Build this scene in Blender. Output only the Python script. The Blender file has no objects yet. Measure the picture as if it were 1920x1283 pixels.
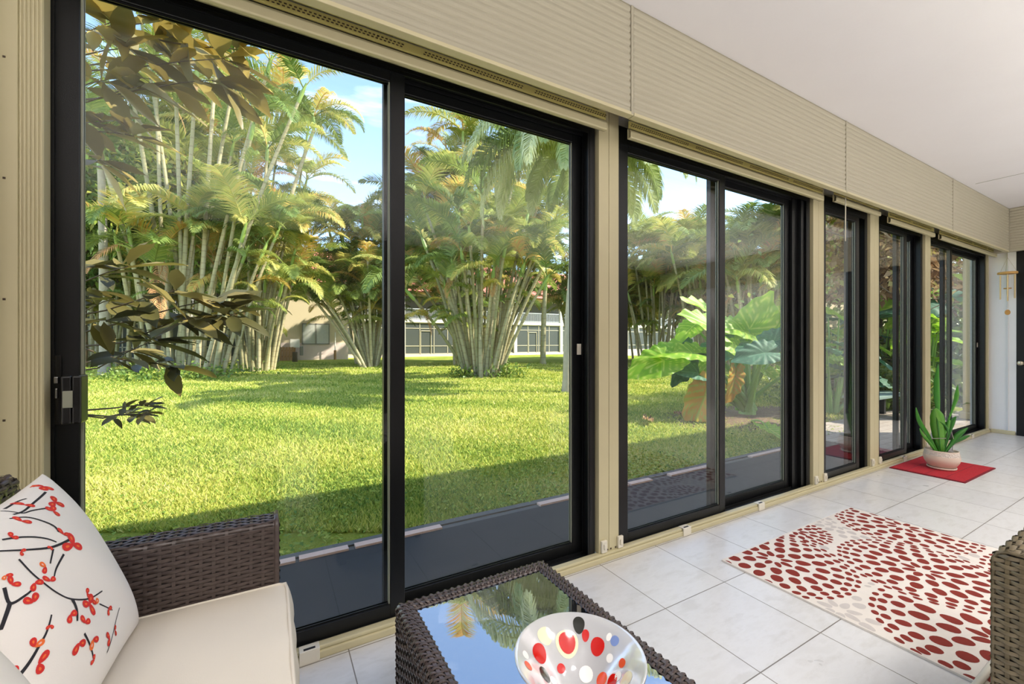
import bpy, math, random
import numpy as np
from mathutils import Vector, Matrix, Euler
R = random.Random(7)
NR = np.random.default_rng(11)
SC = bpy.context.scene
COL = SC.collection
PI = math.pi

# ---------------------------------------------------------------- camera frame
CAMZ = 1.2
FPX = 797.0
FW = Vector((0.4955, 0.8686, 0.0)).normalized()
RT = Vector((FW.y, -FW.x, 0.0))
def at(px, py, d):
    """a point d metres in front of the standpoint, in the direction of a place in the photograph"""
    return Vector((0, 0, CAMZ)) + FW * d + RT * ((px - 960) / FPX * d) + Vector((0, 0, -(py - 641.5) / FPX * d))
def ground(px, d, z=-0.1):
    p = at(px, 641.5, d); p.z = z; return p

# ---------------------------------------------------------------- materials
def lin(r, g, b):
    def f(c):
        c /= 255.0
        return c / 12.92 if c <= 0.04045 else ((c + 0.055) / 1.055) ** 2.4
    return (f(r), f(g), f(b), 1.0)
class NT:
    def __init__(s, name):
        s.m = bpy.data.materials.new(name); s.m.use_nodes = True
        s.t = s.m.node_tree; s.t.nodes.clear()
        s.out = s.t.nodes.new('ShaderNodeOutputMaterial')
    def n(s, kind, **kw):
        nd = s.t.nodes.new('ShaderNode' + kind)
        for k, v in kw.items():
            if k in nd.inputs.keys() if isinstance(k, str) else False: nd.inputs[k].default_value = v
            else: setattr(nd, k, v)
        return nd
    def l(s, a, b): s.t.links.new(a, b)
    def mth(s, op, a, b=None, clamp=False):
        nd = s.t.nodes.new('ShaderNodeMath'); nd.operation = op; nd.use_clamp = clamp
        for i, v in enumerate((a, b)):
            if v is None: continue
            if hasattr(v, 'is_linked') or hasattr(v, 'links'): s.l(v, nd.inputs[i])
            else: nd.inputs[i].default_value = v
        return nd.outputs[0]
    def mix(s, fac, a, b):
        nd = s.t.nodes.new('ShaderNodeMix'); nd.data_type = 'RGBA'
        for sock, v in ((nd.inputs[0], fac), (nd.inputs[6], a), (nd.inputs[7], b)):
            if hasattr(v, 'links'): s.l(v, sock)
            else: sock.default_value = v
        return nd.outputs[2]
    def ramp(s, fac, stops):
        nd = s.t.nodes.new('ShaderNodeValToRGB'); s.l(fac, nd.inputs[0])
        e = nd.color_ramp.elements
        while len(e) < len(stops): e.new(0.5)
        for el, (p, c) in zip(e, stops): el.position = p; el.color = c
        return nd.outputs[0]
    def bsdf(s, col, rough=0.5, metal=0.0, spec=0.5, bump=None, bstr=0.3, bdist=0.01, link=True):
        b = s.t.nodes.new('ShaderNodeBsdfPrincipled')
        for sock, v in (('Base Color', col), ('Roughness', rough), ('Metallic', metal)):
            if hasattr(v, 'links'): s.l(v, b.inputs[sock])
            else: b.inputs[sock].default_value = v
        b.inputs['Specular IOR Level'].default_value = spec
        if bump is not None:
            bn = s.t.nodes.new('ShaderNodeBump'); bn.inputs['Strength'].default_value = bstr; bn.inputs['Distance'].default_value = bdist
            s.l(bump, bn.inputs['Height']); s.l(bn.outputs[0], b.inputs['Normal'])
        if link: s.l(b.outputs[0], s.out.inputs[0])
        return b
    def obj(s): return s.t.nodes.new('ShaderNodeTexCoord').outputs['Object']
    def noise(s, scale, detail=3, vec=None, rough=0.55):
        nd = s.t.nodes.new('ShaderNodeTexNoise'); nd.inputs['Scale'].default_value = scale; nd.inputs['Detail'].default_value = detail
        nd.inputs['Roughness'].default_value = rough
        s.l(vec if vec is not None else s.obj(), nd.inputs['Vector'])
        return nd.outputs['Fac']
    def scaled(s, v):
        nd = s.t.nodes.new('ShaderNodeMapping'); nd.inputs['Scale'].default_value = v; s.l(s.obj(), nd.inputs['Vector']); return nd.outputs[0]

def mul(c, k): return (c[0] * k, c[1] * k, c[2] * k, 1)
def simple(name, col, rough=0.5, metal=0.0, var=0.08, scale=8, bstr=0.0, bscale=60, spec=0.5, bdist=0.004):
    t = NT(name)
    c = t.mix(t.noise(scale), mul(col, 1 - var), mul(col, 1 + var))
    t.bsdf(c, rough, metal, spec, t.noise(bscale, 2) if bstr else None, bstr, bdist)
    return t.m
M = {}
M['cream'] = simple('cream_aluminium', lin(200, 190, 152), 0.42, var=0.04)
M['cream_shutter'] = simple('cream_shutter', lin(176, 169, 148), 0.5, var=0.03, scale=3)
M['cream_lawnlit'] = simple('shutter_slat', lin(206, 194, 120), 0.5, var=0.05)  # yellow tint: light thrown up from the lawn put into the colour
M['black_frame'] = simple('black_frame', lin(15, 16, 17), 0.34, var=0.25, scale=200, bstr=0.15, bscale=500, spec=0.35)
M['gasket'] = simple('gasket', lin(146, 148, 130), 0.3, var=0.1)
M['gap_black'] = simple('seam_black', lin(14, 13, 12), 0.7)
M['handle_black'] = simple('handle_black', lin(20, 20, 20), 0.25)
M['chrome'] = simple('chrome', lin(190, 190, 190), 0.25, 1.0)
M['stucco'] = simple('stucco', lin(205, 200, 182), 0.85, var=0.12, scale=14, bstr=0.6, bscale=45, bdist=0.01)
M['wall_white'] = simple('wall_white', lin(226, 224, 222), 0.75, var=0.02, bstr=0.08, bscale=90)
M['wall_inner'] = simple('wall_dim_interior', lin(92, 84, 74), 0.8)  # dimness put into the colour, so the panes mirror less haze
M['plastic_white'] = simple('plastic_white', lin(225, 218, 200), 0.4)
M['screw'] = simple('screw_dark', lin(70, 55, 40), 0.5)

def m_ceiling():
    t = NT('ceiling_knockdown')
    n1 = t.noise(9, 4); n2 = t.noise(38, 3)
    h = t.mth('ADD', t.mth('MULTIPLY', t.mth('GREATER_THAN', n1, 0.54), 0.5), t.mth('MULTIPLY', n2, 0.35))
    c = t.mix(t.noise(2), lin(222, 219, 219), lin(228, 226, 227))
    t.bsdf(c, 0.85, bump=h, bstr=0.35, bdist=0.004)
    return t.m
M['ceiling'] = m_ceiling()

def m_floor():
    t = NT('floor_tile')
    mp = t.t.nodes.new('ShaderNodeMapping'); mp.inputs['Location'].default_value = (-0.27 + 0.0022, -0.895 + 0.0022, 0)
    t.l(t.obj(), mp.inputs['Vector'])
    def brick(c1, c2, cm):
        b = t.t.nodes.new('ShaderNodeTexBrick'); b.offset = 0; b.squash = 1
        b.inputs['Scale'].default_value = 1; b.inputs['Mortar Size'].default_value = 0.0022; b.inputs['Mortar Smooth'].default_value = 0.1
        b.inputs['Brick Width'].default_value = 0.4265; b.inputs['Row Height'].default_value = 0.4265; b.inputs['Bias'].default_value = 0
        b.inputs['Color1'].default_value = c1; b.inputs['Color2'].default_value = c2; b.inputs['Mortar'].default_value = cm
        t.l(mp.outputs[0], b.inputs['Vector']); return b
    b = brick(lin(212, 209, 206), lin(220, 217, 213), lin(128, 120, 108))
    vein = t.noise(5, 6, t.scaled((1, 2.6, 1)), 0.65)
    veins = t.ramp(vein, [(0.36, (0.90, 0.89, 0.87, 1)), (0.5, (1, 1, 1, 1)), (0.62, (0.95, 0.945, 0.935, 1))])
    mx = t.t.nodes.new('ShaderNodeMix'); mx.data_type = 'RGBA'; mx.blend_type = 'MULTIPLY'; mx.inputs[0].default_value = 1
    t.l(b.outputs['Color'], mx.inputs[6]); t.l(veins, mx.inputs[7])
    t.bsdf(mx.outputs[2], t.mth('ADD', t.mth('MULTIPLY', t.noise(7), 0.12), 0.24), bump=t.mth('SUBTRACT', 1.0, b.outputs['Fac']), bstr=0.5, bdist=0.002)
    return t.m
M['floor'] = m_floor()

def m_glass(name, tint=0.95, ior=1.36):
    t = NT(name)
    g = t.t.nodes.new('ShaderNodeNewGeometry')
    io = t.mth('SUBTRACT', ior, t.mth('MULTIPLY', g.outputs['Backfacing'], ior - 1 / ior))
    fr = t.t.nodes.new('ShaderNodeFresnel'); t.l(io, fr.inputs['IOR'])
    tr = t.t.nodes.new('ShaderNodeBsdfTransparent'); tr.inputs['Color'].default_value = (tint, tint, tint * 0.99, 1)
    gl = t.t.nodes.new('ShaderNodeBsdfGlossy'); gl.inputs['Roughness'].default_value = 0.0; gl.inputs['Color'].default_value = (1, 1, 1, 1)
    mx = t.t.nodes.new('ShaderNodeMixShader')
    t.l(fr.outputs[0], mx.inputs[0]); t.l(tr.outputs[0], mx.inputs[1]); t.l(gl.outputs[0], mx.inputs[2]); t.l(mx.outputs[0], t.out.inputs[0])
    return t.m
M['glass'] = m_glass('window_glass')

def m_leaf(name, stops, trans=0.35, rough=0.45, rnd='obj', spec=0.4):
    """leaf colour varies from leaf to leaf (object random and a per-leaf attribute)"""
    t = NT(name)
    if rnd == 'obj':
        o = t.t.nodes.new('ShaderNodeObjectInfo').outputs['Random']
        a = t.t.nodes.new('ShaderNodeAttribute'); a.attribute_name = 'tone'
        f = t.mth('ADD', t.mth('MULTIPLY', o, 0.72), t.mth('MULTIPLY', a.outputs['Fac'], 0.28))
    else:
        a = t.t.nodes.new('ShaderNodeAttribute'); a.attribute_name = 'tone'; f = a.outputs['Fac']
    c = t.ramp(f, stops)
    b = t.bsdf(c, rough, spec=spec, link=False)
    tl = t.t.nodes.new('ShaderNodeBsdfTranslucent'); t.l(c, tl.inputs['Color'])
    mx = t.t.nodes.new('ShaderNodeMixShader'); mx.inputs[0].default_value = trans
    t.l(b.outputs[0], mx.inputs[1]); t.l(tl.outputs[0], mx.inputs[2]); t.l(mx.outputs[0], t.out.inputs[0])
    return t.m
M['frond'] = m_leaf('palm_leaf', [(0.0, lin(82, 112, 52)), (0.3, lin(128, 150, 74)), (0.58, lin(174, 182, 94)), (0.78, lin(214, 204, 114)), (0.92, lin(234, 188, 102)), (1.0, lin(214, 152, 92))], 0.36)
M['frond_sunlit'] = m_leaf('palm_leaf_sunlit', [(0.0, lin(112, 138, 76)), (0.5, lin(170, 182, 116)), (1.0, lin(224, 224, 180))], 0.3, 0.3, spec=0.6)  # bright sun on the drooping fronds put into a paler green
M['frond_dead'] = m_leaf('palm_leaf_dead', [(0.0, lin(150, 110, 70)), (0.5, lin(205, 150, 96)), (1.0, lin(226, 190, 140))], 0.25, 0.7)
M['tree_leaf'] = m_leaf('tree_leaf', [(0.0, lin(72, 106, 44)), (0.5, lin(128, 152, 64)), (1.0, lin(200, 192, 92))], 0.35, rnd='a')
M['brown_leaf'] = m_leaf('avocado_leaf', [(0.0, lin(56, 58, 34)), (0.45, lin(96, 92, 50)), (0.75, lin(142, 126, 66)), (1.0, lin(190, 164, 82))], 0.25, 0.45, rnd='a')
M['vine_leaf'] = m_leaf('vine_leaf', [(0.0, lin(78, 54, 34)), (0.5, lin(150, 112, 72)), (0.8, lin(206, 176, 132)), (1.0, lin(176, 176, 80))], 0.3, 0.7, rnd='a')
M['ear_leaf'] = m_leaf('elephant_ear_leaf', [(0.0, lin(84, 146, 40)), (0.4, lin(146, 194, 50)), (0.8, lin(196, 220, 84)), (1.0, lin(224, 232, 130))], 0.5, 0.45, rnd='a')
M['ear_dark'] = m_leaf('elephant_ear_dark', [(0.0, lin(44, 92, 64)), (0.5, lin(64, 116, 84)), (1.0, lin(96, 146, 110))], 0.25, 0.6, rnd='a')  # darker copy of the leaf green, partly shade put into its colour
M['ear_dying'] = m_leaf('elephant_ear_dying', [(0.0, lin(206, 132, 52)), (0.42, lin(214, 160, 70)), (0.6, lin(196, 178, 76)), (1.0, lin(178, 190, 84))], 0.4, 0.5, rnd='a')
M['ear_stalk'] = simple('ear_stalk', lin(120, 166, 70), 0.4, var=0.15)
M['grass'] = m_leaf('grass_blade', [(0.0, lin(94, 130, 54)), (0.3, lin(156, 176, 74)), (0.65, lin(206, 206, 102)), (1.0, lin(232, 220, 146))], 0.35, 0.6, rnd='a', spec=0.2)
M['house_leaf'] = m_leaf('house_plant_leaf', [(0.0, lin(34, 96, 36)), (0.5, lin(70, 142, 48)), (1.0, lin(120, 178, 70))], 0.2, 0.35, rnd='a')

def m_cane():
    t = NT('palm_cane')
    sx = t.t.nodes.new('ShaderNodeSeparateXYZ'); t.l(t.obj(), sx.inputs[0])
    o0 = t.t.nodes.new('ShaderNodeObjectInfo').outputs['Random']
    w = t.mth('FRACT', t.mth('ADD', t.mth('MULTIPLY', sx.outputs[2], t.mth('ADD', 2.6, t.mth('MULTIPLY', o0, 1.8))), t.mth('MULTIPLY', o0, 37.0)))
    ring = t.mth('MULTIPLY', t.mth('LESS_THAN', w, 0.14), 0.4)
    o = t.t.nodes.new('ShaderNodeObjectInfo').outputs['Random']
    base = t.mix(t.mth('ADD', t.mth('MULTIPLY', t.noise(1.2), 0.6), t.mth('MULTIPLY', o, 0.5)), lin(112, 116, 66), lin(194, 180, 144))
    c = t.mix(ring, base, lin(120, 98, 70))
    t.bsdf(c, 0.65)
    return t.m
M['cane'] = m_cane()
M['crownshaft'] = simple('crownshaft', lin(136, 160, 74), 0.4, var=0.2, scale=2)
M['trunk_grey'] = simple('trunk_grey', lin(176, 164, 142), 0.8, var=0.25, scale=7, bstr=0.5, bscale=20, bdist=0.02)
M['trunk_brown'] = simple('trunk_brown', lin(104, 88, 66), 0.85, var=0.3, scale=6, bstr=0.5, bscale=25, bdist=0.02)
M['twig'] = simple('twig', lin(96, 78, 54), 0.8, var=0.3)

def m_lawn():
    t = NT('lawn_turf')
    n = t.mth('ADD', t.mth('MULTIPLY', t.noise(0.35, 5), 0.55), t.mth('MULTIPLY', t.noise(9, 6, None, 0.7), 0.45))
    c = t.ramp(n, [(0.3, lin(112, 140, 50)), (0.48, lin(162, 176, 66)), (0.6, lin(196, 196, 92)), (0.74, lin(214, 200, 128))])
    t.bsdf(c, 0.9, spec=0.1, bump=t.noise(40, 4, None, 0.8), bstr=1.0, bdist=0.06)
    return t.m
M['lawn'] = m_lawn()
M['soil'] = simple('soil', lin(104, 84, 60), 0.95, var=0.35, scale=5, bstr=0.8, bscale=22, bdist=0.04)
M['slab_dark'] = simple('slab_dark', lin(42, 42, 43), 0.75, var=0.1, scale=3)  # shade of the strip put into its colour; floor reflection shows clearer
M['edge_pink'] = simple('edge_pink', lin(206, 178, 162), 0.8, var=0.12, scale=9)
M['kerb_dark'] = simple('kerb_dark', lin(92, 92, 88), 0.8, var=0.15)
def m_paver():
    t = NT('patio_paver')
    b = t.t.nodes.new('ShaderNodeTexBrick'); b.offset = 0.5
    for k, v in (('Scale', 1.0), ('Mortar Size', 0.006), ('Brick Width', 0.24), ('Row Height', 0.12), ('Color1', lin(150, 138, 124)), ('Color2', lin(168, 156, 142)), ('Mortar', lin(122, 106, 92))): b.inputs[k].default_value = v
    t.l(t.obj(), b.inputs['Vector'])
    t.bsdf(b.outputs['Color'], 0.8)
    return t.m
M['paver'] = m_paver()
# building across the lawn
M['bld_wall'] = simple('building_stucco', lin(216, 200, 164), 0.85, var=0.05, scale=1.5, bstr=0.2, bscale=8)
M['bld_white'] = simple('building_white', lin(236, 232, 220), 0.7, var=0.03)
M['bld_pink'] = simple('building_plinth', lin(228, 208, 196), 0.8, var=0.06, scale=2)
M['bld_dark'] = simple('building_recess', lin(96, 100, 92), 0.8, var=0.1, scale=1)
M['bld_screen'] = simple('porch_screen', lin(72, 78, 74), 0.6, var=0.12, scale=1.2)  # sheet darkened: shade of the porches is put into its colour
M['bld_frame'] = simple('porch_frame', lin(200, 190, 166), 0.6)
M['bld_glass'] = simple('far_window_glass', lin(150, 160, 158), 0.2, var=0.05)
M['blind'] = simple('window_blind', lin(206, 206, 194), 0.6)
M['roof_tile'] = simple('roof_tile', lin(214, 130, 108), 0.8, var=0.22, scale=1.4, bstr=0.3, bscale=6, bdist=0.05)
M['rail_metal'] = simple('rail_metal', lin(196, 200, 200), 0.5)
M['wood'] = simple('weathered_wood', lin(176, 134, 92), 0.75, var=0.2, scale=4)
M['util_grey'] = simple('utility_grey', lin(150, 146, 136), 0.6)
M['bench_teal'] = simple('bench_teal', lin(120, 142, 130), 0.6, var=0.1)
# furniture

M['wicker'] = simple('wicker_brown', lin(78, 67, 63), 0.27, var=0.4, scale=45, spec=0.5)
M['wicker_under'] = simple('wicker_core', lin(26, 21, 18), 0.7)  # near black: shade in the weave gaps put into colour; legs share it
M['cushion'] = simple('cushion_cream', lin(222, 212, 196), 0.9, var=0.03, scale=5, bstr=0.25, bscale=350, bdist=0.001)
M['pillow'] = simple('pillow_white', lin(238, 232, 226), 0.85, var=0.02, bstr=0.2, bscale=400, bdist=0.001)
M['ink'] = simple('print_black', lin(38, 36, 42), 0.85)
M['print_red'] = simple('print_red', lin(214, 48, 44), 0.85, var=0.2, scale=25)
M['print_orange'] = simple('print_orange', lin(238, 112, 48), 0.85, var=0.15, scale=25)
M['print_pale'] = simple('print_pink', lin(244, 190, 182), 0.85)
def m_table_glass():
    t = NT('smoked_table_glass')
    b = t.bsdf(lin(20, 22, 26), 0.015)
    b.inputs['IOR'].default_value = 5.5
    return t.m
M['table_glass'] = m_table_glass()
def m_bowl():
    t = NT('frosted_bowl_glass')
    b = t.bsdf(lin(226, 226, 228), 0.12, link=True)
    b.inputs['Transmission Weight'].default_value = 0.42
    b.inputs['IOR'].default_value = 1.45
    return t.m
M['bowl'] = m_bowl()
def gloss(name, c):
    return simple(name, c, 0.1, var=0.04)
M['dot_red'] = gloss('dot_red', lin(196, 22, 18)); M['dot_black'] = gloss('dot_black', lin(24, 26, 20)); M['dot_white'] = gloss('dot_white', lin(238, 236, 230))
M['dot_cream'] = gloss('dot_cream', lin(228, 220, 184)); M['dot_blue'] = gloss('dot_blue', lin(120, 140, 190)); M['dot_orange'] = gloss('dot_orange', lin(222, 84, 48))
M['rug_cream'] = simple('rug_cream', lin(222, 212, 200), 0.95, var=0.05, scale=30, bstr=0.5, bscale=420, bdist=0.002)
M['rug_red'] = simple('rug_red', lin(128, 38, 24), 0.95, var=0.15, scale=12, bstr=0.5, bscale=420, bdist=0.002)
M['rug_grey'] = simple('rug_grey', lin(196, 186, 178), 0.95, var=0.05, scale=30, bstr=0.5, bscale=420, bdist=0.002)
M['mat_red'] = simple('mat_red', lin(186, 32, 44), 0.95, var=0.3, scale=60, bstr=0.8, bscale=300, bdist=0.006)
M['mat_edge'] = simple('mat_edge', lin(120, 24, 36), 0.9)
M['pot'] = simple('pot_ceramic', lin(224, 206, 188), 0.4, var=0.06)
M['pot_relief'] = simple('pot_relief', lin(214, 202, 190), 0.5, var=0.15, scale=60, bstr=1.0, bscale=70, bdist=0.012)
M['potsoil'] = simple('potting_soil', lin(60, 44, 32), 0.95, var=0.3, scale=40)
M['bamboo'] = simple('bamboo', lin(206, 160, 92), 0.5, var=0.12, scale=20)
M['chime_tube'] = simple('chime_tube', lin(214, 188, 140), 0.35, 0.3)
M['string'] = simple('string', lin(190, 180, 160), 0.8)
M['door_dark'] = simple('door_dark_bronze', lin(48, 42, 38), 0.4, var=0.1)
M['knob'] = simple('door_knob', lin(200, 190, 168), 0.3, 0.8)

# ---------------------------------------------------------------- mesh helpers
def tag(o, label=None, cat=None, group=None, kind=None):
    if label: o['label'] = label
    if cat: o['category'] = cat
    if group: o['group'] = group
    if kind: o['kind'] = kind
    return o
def empty(name, loc=(0, 0, 0), rz=0.0, label=None, cat=None, group=None):
    o = bpy.data.objects.new(name, None); COL.objects.link(o); o.location = loc; o.rotation_euler = (0, 0, rz)
    o.empty_display_size = 0.1
    return tag(o, label, cat, group)
def link(name, me, parent=None):
    o = bpy.data.objects.new(name, me); COL.objects.link(o)
    if parent is not None: o.parent = parent
    return o
def struct(o): o['kind'] = 'structure'; return o

class MB:
    def __init__(s): s.V = []; s.F = []; s.Mi = []; s.S = []; s.T = None
    def add(s, vs, fs, m=0, smooth=False):
        b = len(s.V); s.V.extend([tuple(v) for v in vs])
        for f in fs: s.F.append(tuple(i + b for i in f)); s.Mi.append(m); s.S.append(smooth)
    def box(s, x0, x1, y0, y1, z0, z1, m=0):
        v = [(x, y, z) for z in (z0, z1) for y in (y0, y1) for x in (x0, x1)]
        s.add(v, [(0, 2, 3, 1), (4, 5, 7, 6), (0, 1, 5, 4), (2, 6, 7, 3), (0, 4, 6, 2), (1, 3, 7, 5)], m)
    def grid(s, fn, nu, nv, m=0, smooth=True, cu=False, cv=False):
        """fn(i/nu, j/nv)"""
        iu = nu if cu else nu + 1; jv = nv if cv else nv + 1
        vs = [fn(i / nu, j / nv) for i in range(iu) for j in range(jv)]
        fs = []
        for i in range(nu):
            for j in range(nv):
                a = i * jv + j; b = ((i + 1) % iu) * jv + j; c = ((i + 1) % iu) * jv + (j + 1) % jv; d = i * jv + (j + 1) % jv
                fs.append((a, b, c, d))
        s.add(vs, fs, m, smooth)
    def tube(s, pts, rad, n=8, m=0, cap=True, smooth=True):
        pts = [Vector(p) for p in pts]; k = len(pts)
        if not hasattr(rad, '__len__'): rad = [rad] * k
        t = (pts[1] - pts[0]).normalized()
        a = t.orthogonal().normalized(); vs = []
        for i, p in enumerate(pts):
            t2 = (pts[min(i + 1, k - 1)] - pts[max(i - 1, 0)]).normalized()
            a = (a - t2 * a.dot(t2)).normalized(); b = t2.cross(a)
            for q in range(n):
                w = 2 * PI * q / n
                vs.append(p + (a * math.cos(w) + b * math.sin(w)) * rad[i])
        fs = [(i * n + q, i * n + (q + 1) % n, (i + 1) * n + (q + 1) % n, (i + 1) * n + q) for i in range(k - 1) for q in range(n)]
        s.add(vs, fs, m, smooth)
        if cap:
            s.add(vs[:n], [tuple(reversed(range(n)))], m); s.add(vs[-n:], [tuple(range(n))], m)
    def lathe(s, prof, n=32, c=(0, 0, 0), m=0, smooth=True):
        k = len(prof)
        vs = [(c[0] + r * math.cos(2 * PI * q / n), c[1] + r * math.sin(2 * PI * q / n), c[2] + z) for r, z in prof for q in range(n)]
        fs = [(i * n + q, i * n + (q + 1) % n, (i + 1) * n + (q + 1) % n, (i + 1) * n + q) for i in range(k - 1) for q in range(n)]
        s.add(vs, fs, m, smooth)
    def build(s, name, mats, parent=None, bevel=0.0, seg=2, origin=None):
        me = bpy.data.meshes.new(name)
        V = s.V
        if origin is not None: V = [(v[0] - origin[0], v[1] - origin[1], v[2] - origin[2]) for v in V]
        me.from_pydata(V, [], s.F)
        mats = mats if isinstance(mats, (list, tuple)) else [mats]
        for m in mats: me.materials.append(M[m] if isinstance(m, str) else m)
        me.polygons.foreach_set('material_index', s.Mi); me.polygons.foreach_set('use_smooth', s.S)
        if s.T is not None:
            at_ = me.attributes.new('tone', 'FLOAT', 'POINT'); at_.data.foreach_set('value', np.array(s.T, dtype=np.float32))
        me.update()
        o = link(name, me, parent)
        if origin is not None: o.location = origin
        if bevel:
            b = o.modifiers.new('bevel', 'BEVEL'); b.width = bevel; b.segments = seg; b.limit_method = 'ANGLE'; b.harden_normals = False
        return o
def boxo(name, x0, x1, y0, y1, z0, z1, mat, parent=None, bevel=0.0):
    b = MB(); b.box(x0, x1, y0, y1, z0, z1); return b.build(name, mat, parent, bevel)

def np_mesh(name, V, F, mat, tone=None, smooth=False):
    """F: list of (m x k) int arrays"""
    me = bpy.data.meshes.new(name)
    F = [f for f in F if len(f)]
    nl = sum(f.size for f in F); nf = sum(len(f) for f in F)
    me.vertices.add(len(V)); me.vertices.foreach_set('co', np.ascontiguousarray(V, dtype=np.float32).ravel())
    me.loops.add(nl); me.polygons.add(nf)
    me.loops.foreach_set('vertex_index', np.concatenate([f.ravel() for f in F]).astype(np.int32))
    tot = np.concatenate([np.full(len(f), f.shape[1]) for f in F]); st = np.concatenate([[0], np.cumsum(tot)[:-1]])
    me.polygons.foreach_set('loop_start', st.astype(np.int32))
    try: me.polygons.foreach_set('loop_total', tot.astype(np.int32))
    except Exception: pass
    for m in (mat if isinstance(mat, (list, tuple)) else [mat]): me.materials.append(M[m])
    if smooth: me.polygons.foreach_set('use_smooth', np.ones(nf, dtype=bool))
    if tone is not None:
        a = me.attributes.new('tone', 'FLOAT', 'POINT'); a.data.foreach_set('value', np.ascontiguousarray(tone, dtype=np.float32))
    me.update(calc_edges=True); me.validate()
    return me

def leaf_cloud(P, D, N, L, W, tone, droop=0.25):
    """many folded leaves: base, two shoulders, mid rib point and tip (4 triangles as 2 quads)"""
    P = np.asarray(P, float); D = D / np.linalg.norm(D, axis=1, keepdims=True)
    N = N - D * np.sum(N * D, axis=1, keepdims=True); N /= np.linalg.norm(N, axis=1, keepdims=True) + 1e-9
    S = np.cross(N, D); L = np.broadcast_to(L, (len(P),))[:, None]; W = np.broadcast_to(W, (len(P),))[:, None]
    dn = np.zeros_like(P); dn[:, 2] = -1
    b = P; mid = P + D * L * 0.45 + N * 0.0
    s1 = mid + S * W * 0.5 + N * W * 0.12; s2 = mid - S * W * 0.5 + N * W * 0.12
    tip = P + D * L + dn * L * droop
    V = np.stack([b, s1, mid, s2, tip], axis=1).reshape(-1, 3)
    i = np.arange(len(P))[:, None] * 5
    F = [np.concatenate([i + np.array([[0, 1, 2]]), i + np.array([[0, 2, 3]]), i + np.array([[2, 1, 4]]), i + np.array([[3, 2, 4]])])]
    return V, F, np.repeat(tone, 5)
def unit(n): 
    v = NR.normal(size=(n, 3)); return v / np.linalg.norm(v, axis=1, keepdims=True)

# ================================================================= THE ROOM
YW = 1.775         # room face of the window wall
ZB = 2.35          # underside of the shutter housings
ZC = 2.90          # ceiling
XE = 8.34          # end wall
struct(boxo('floor', -2.6, XE + 0.2, -3.6, 1.93, -0.12, 0.0, 'floor'))
struct(boxo('ceiling', -6.0, 9.6, -4.2, 2.13, ZC, 3.18, 'ceiling'))
struct(boxo('wall_back', -2.6, XE, -3.75, -3.6, 0, ZC, 'wall_inner'))
struct(boxo('wall_left', -2.75, -2.6, -3.75, 1.93, 0, ZC, 'wall_white'))
struct(boxo('wall_front', -2.6, -0.665, 1.69, 1.95, 0, ZC, 'stucco', bevel=0.012))
struct(boxo('wall_lintel', -0.665, XE, 1.83, 1.97, 2.44, ZC, 'wall_white'))
# end wall around its dark door
b = MB()
b.box(XE, XE + 0.15, 1.532, 1.95, 0, ZC); b.box(XE, XE + 0.15, -3.75, 0.25, 0, ZC); b.box(XE, XE + 0.15, 0.25, 1.532, 2.36, ZC)
b.box(XE - 0.012, XE, 1.532, 1.60, 0.03, 2.36); b.box(XE - 0.02, XE, 1.60, 1.606, 0.03, 2.36)
struct(b.build('wall_end', 'wall_white'))
struct(boxo('baseboard_end', XE - 0.022, XE, 1.54, 1.755, 0, 0.05, 'cream', bevel=0.004))
b = MB(); b.box(-0.05, 0.05, 0.25, 1.532, 0, 2.36)
d = b.build('door_6', 'door_dark', bevel=0.004); d.location = (XE + 0.06, 0, 0); struct(d)
b = MB(); b.box(-0.075, -0.05, 1.45, 1.532, 0, 2.36); b.box(-0.075, -0.05, 0.25, 0.33, 0, 2.36); b.box(-0.075, -0.05, 0.33, 1.45, 2.27, 2.36); b.box(-0.075, -0.05, 0.33, 1.45, 0.0, 0.12)
b.build('door_frame', 'black_frame', d, 0.003)
b = MB(); b.lathe([(0.0, -0.13), (0.02, -0.13), (0.03, -0.115), (0.03, -0.1), (0.014, -0.085), (0.012, -0.05), (0, -0.05)], 18)
k = b.build('knob', 'knob', d); k.rotation_euler = (0, PI / 2, 0); k.location = (0, 1.49, 0.93)

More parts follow.
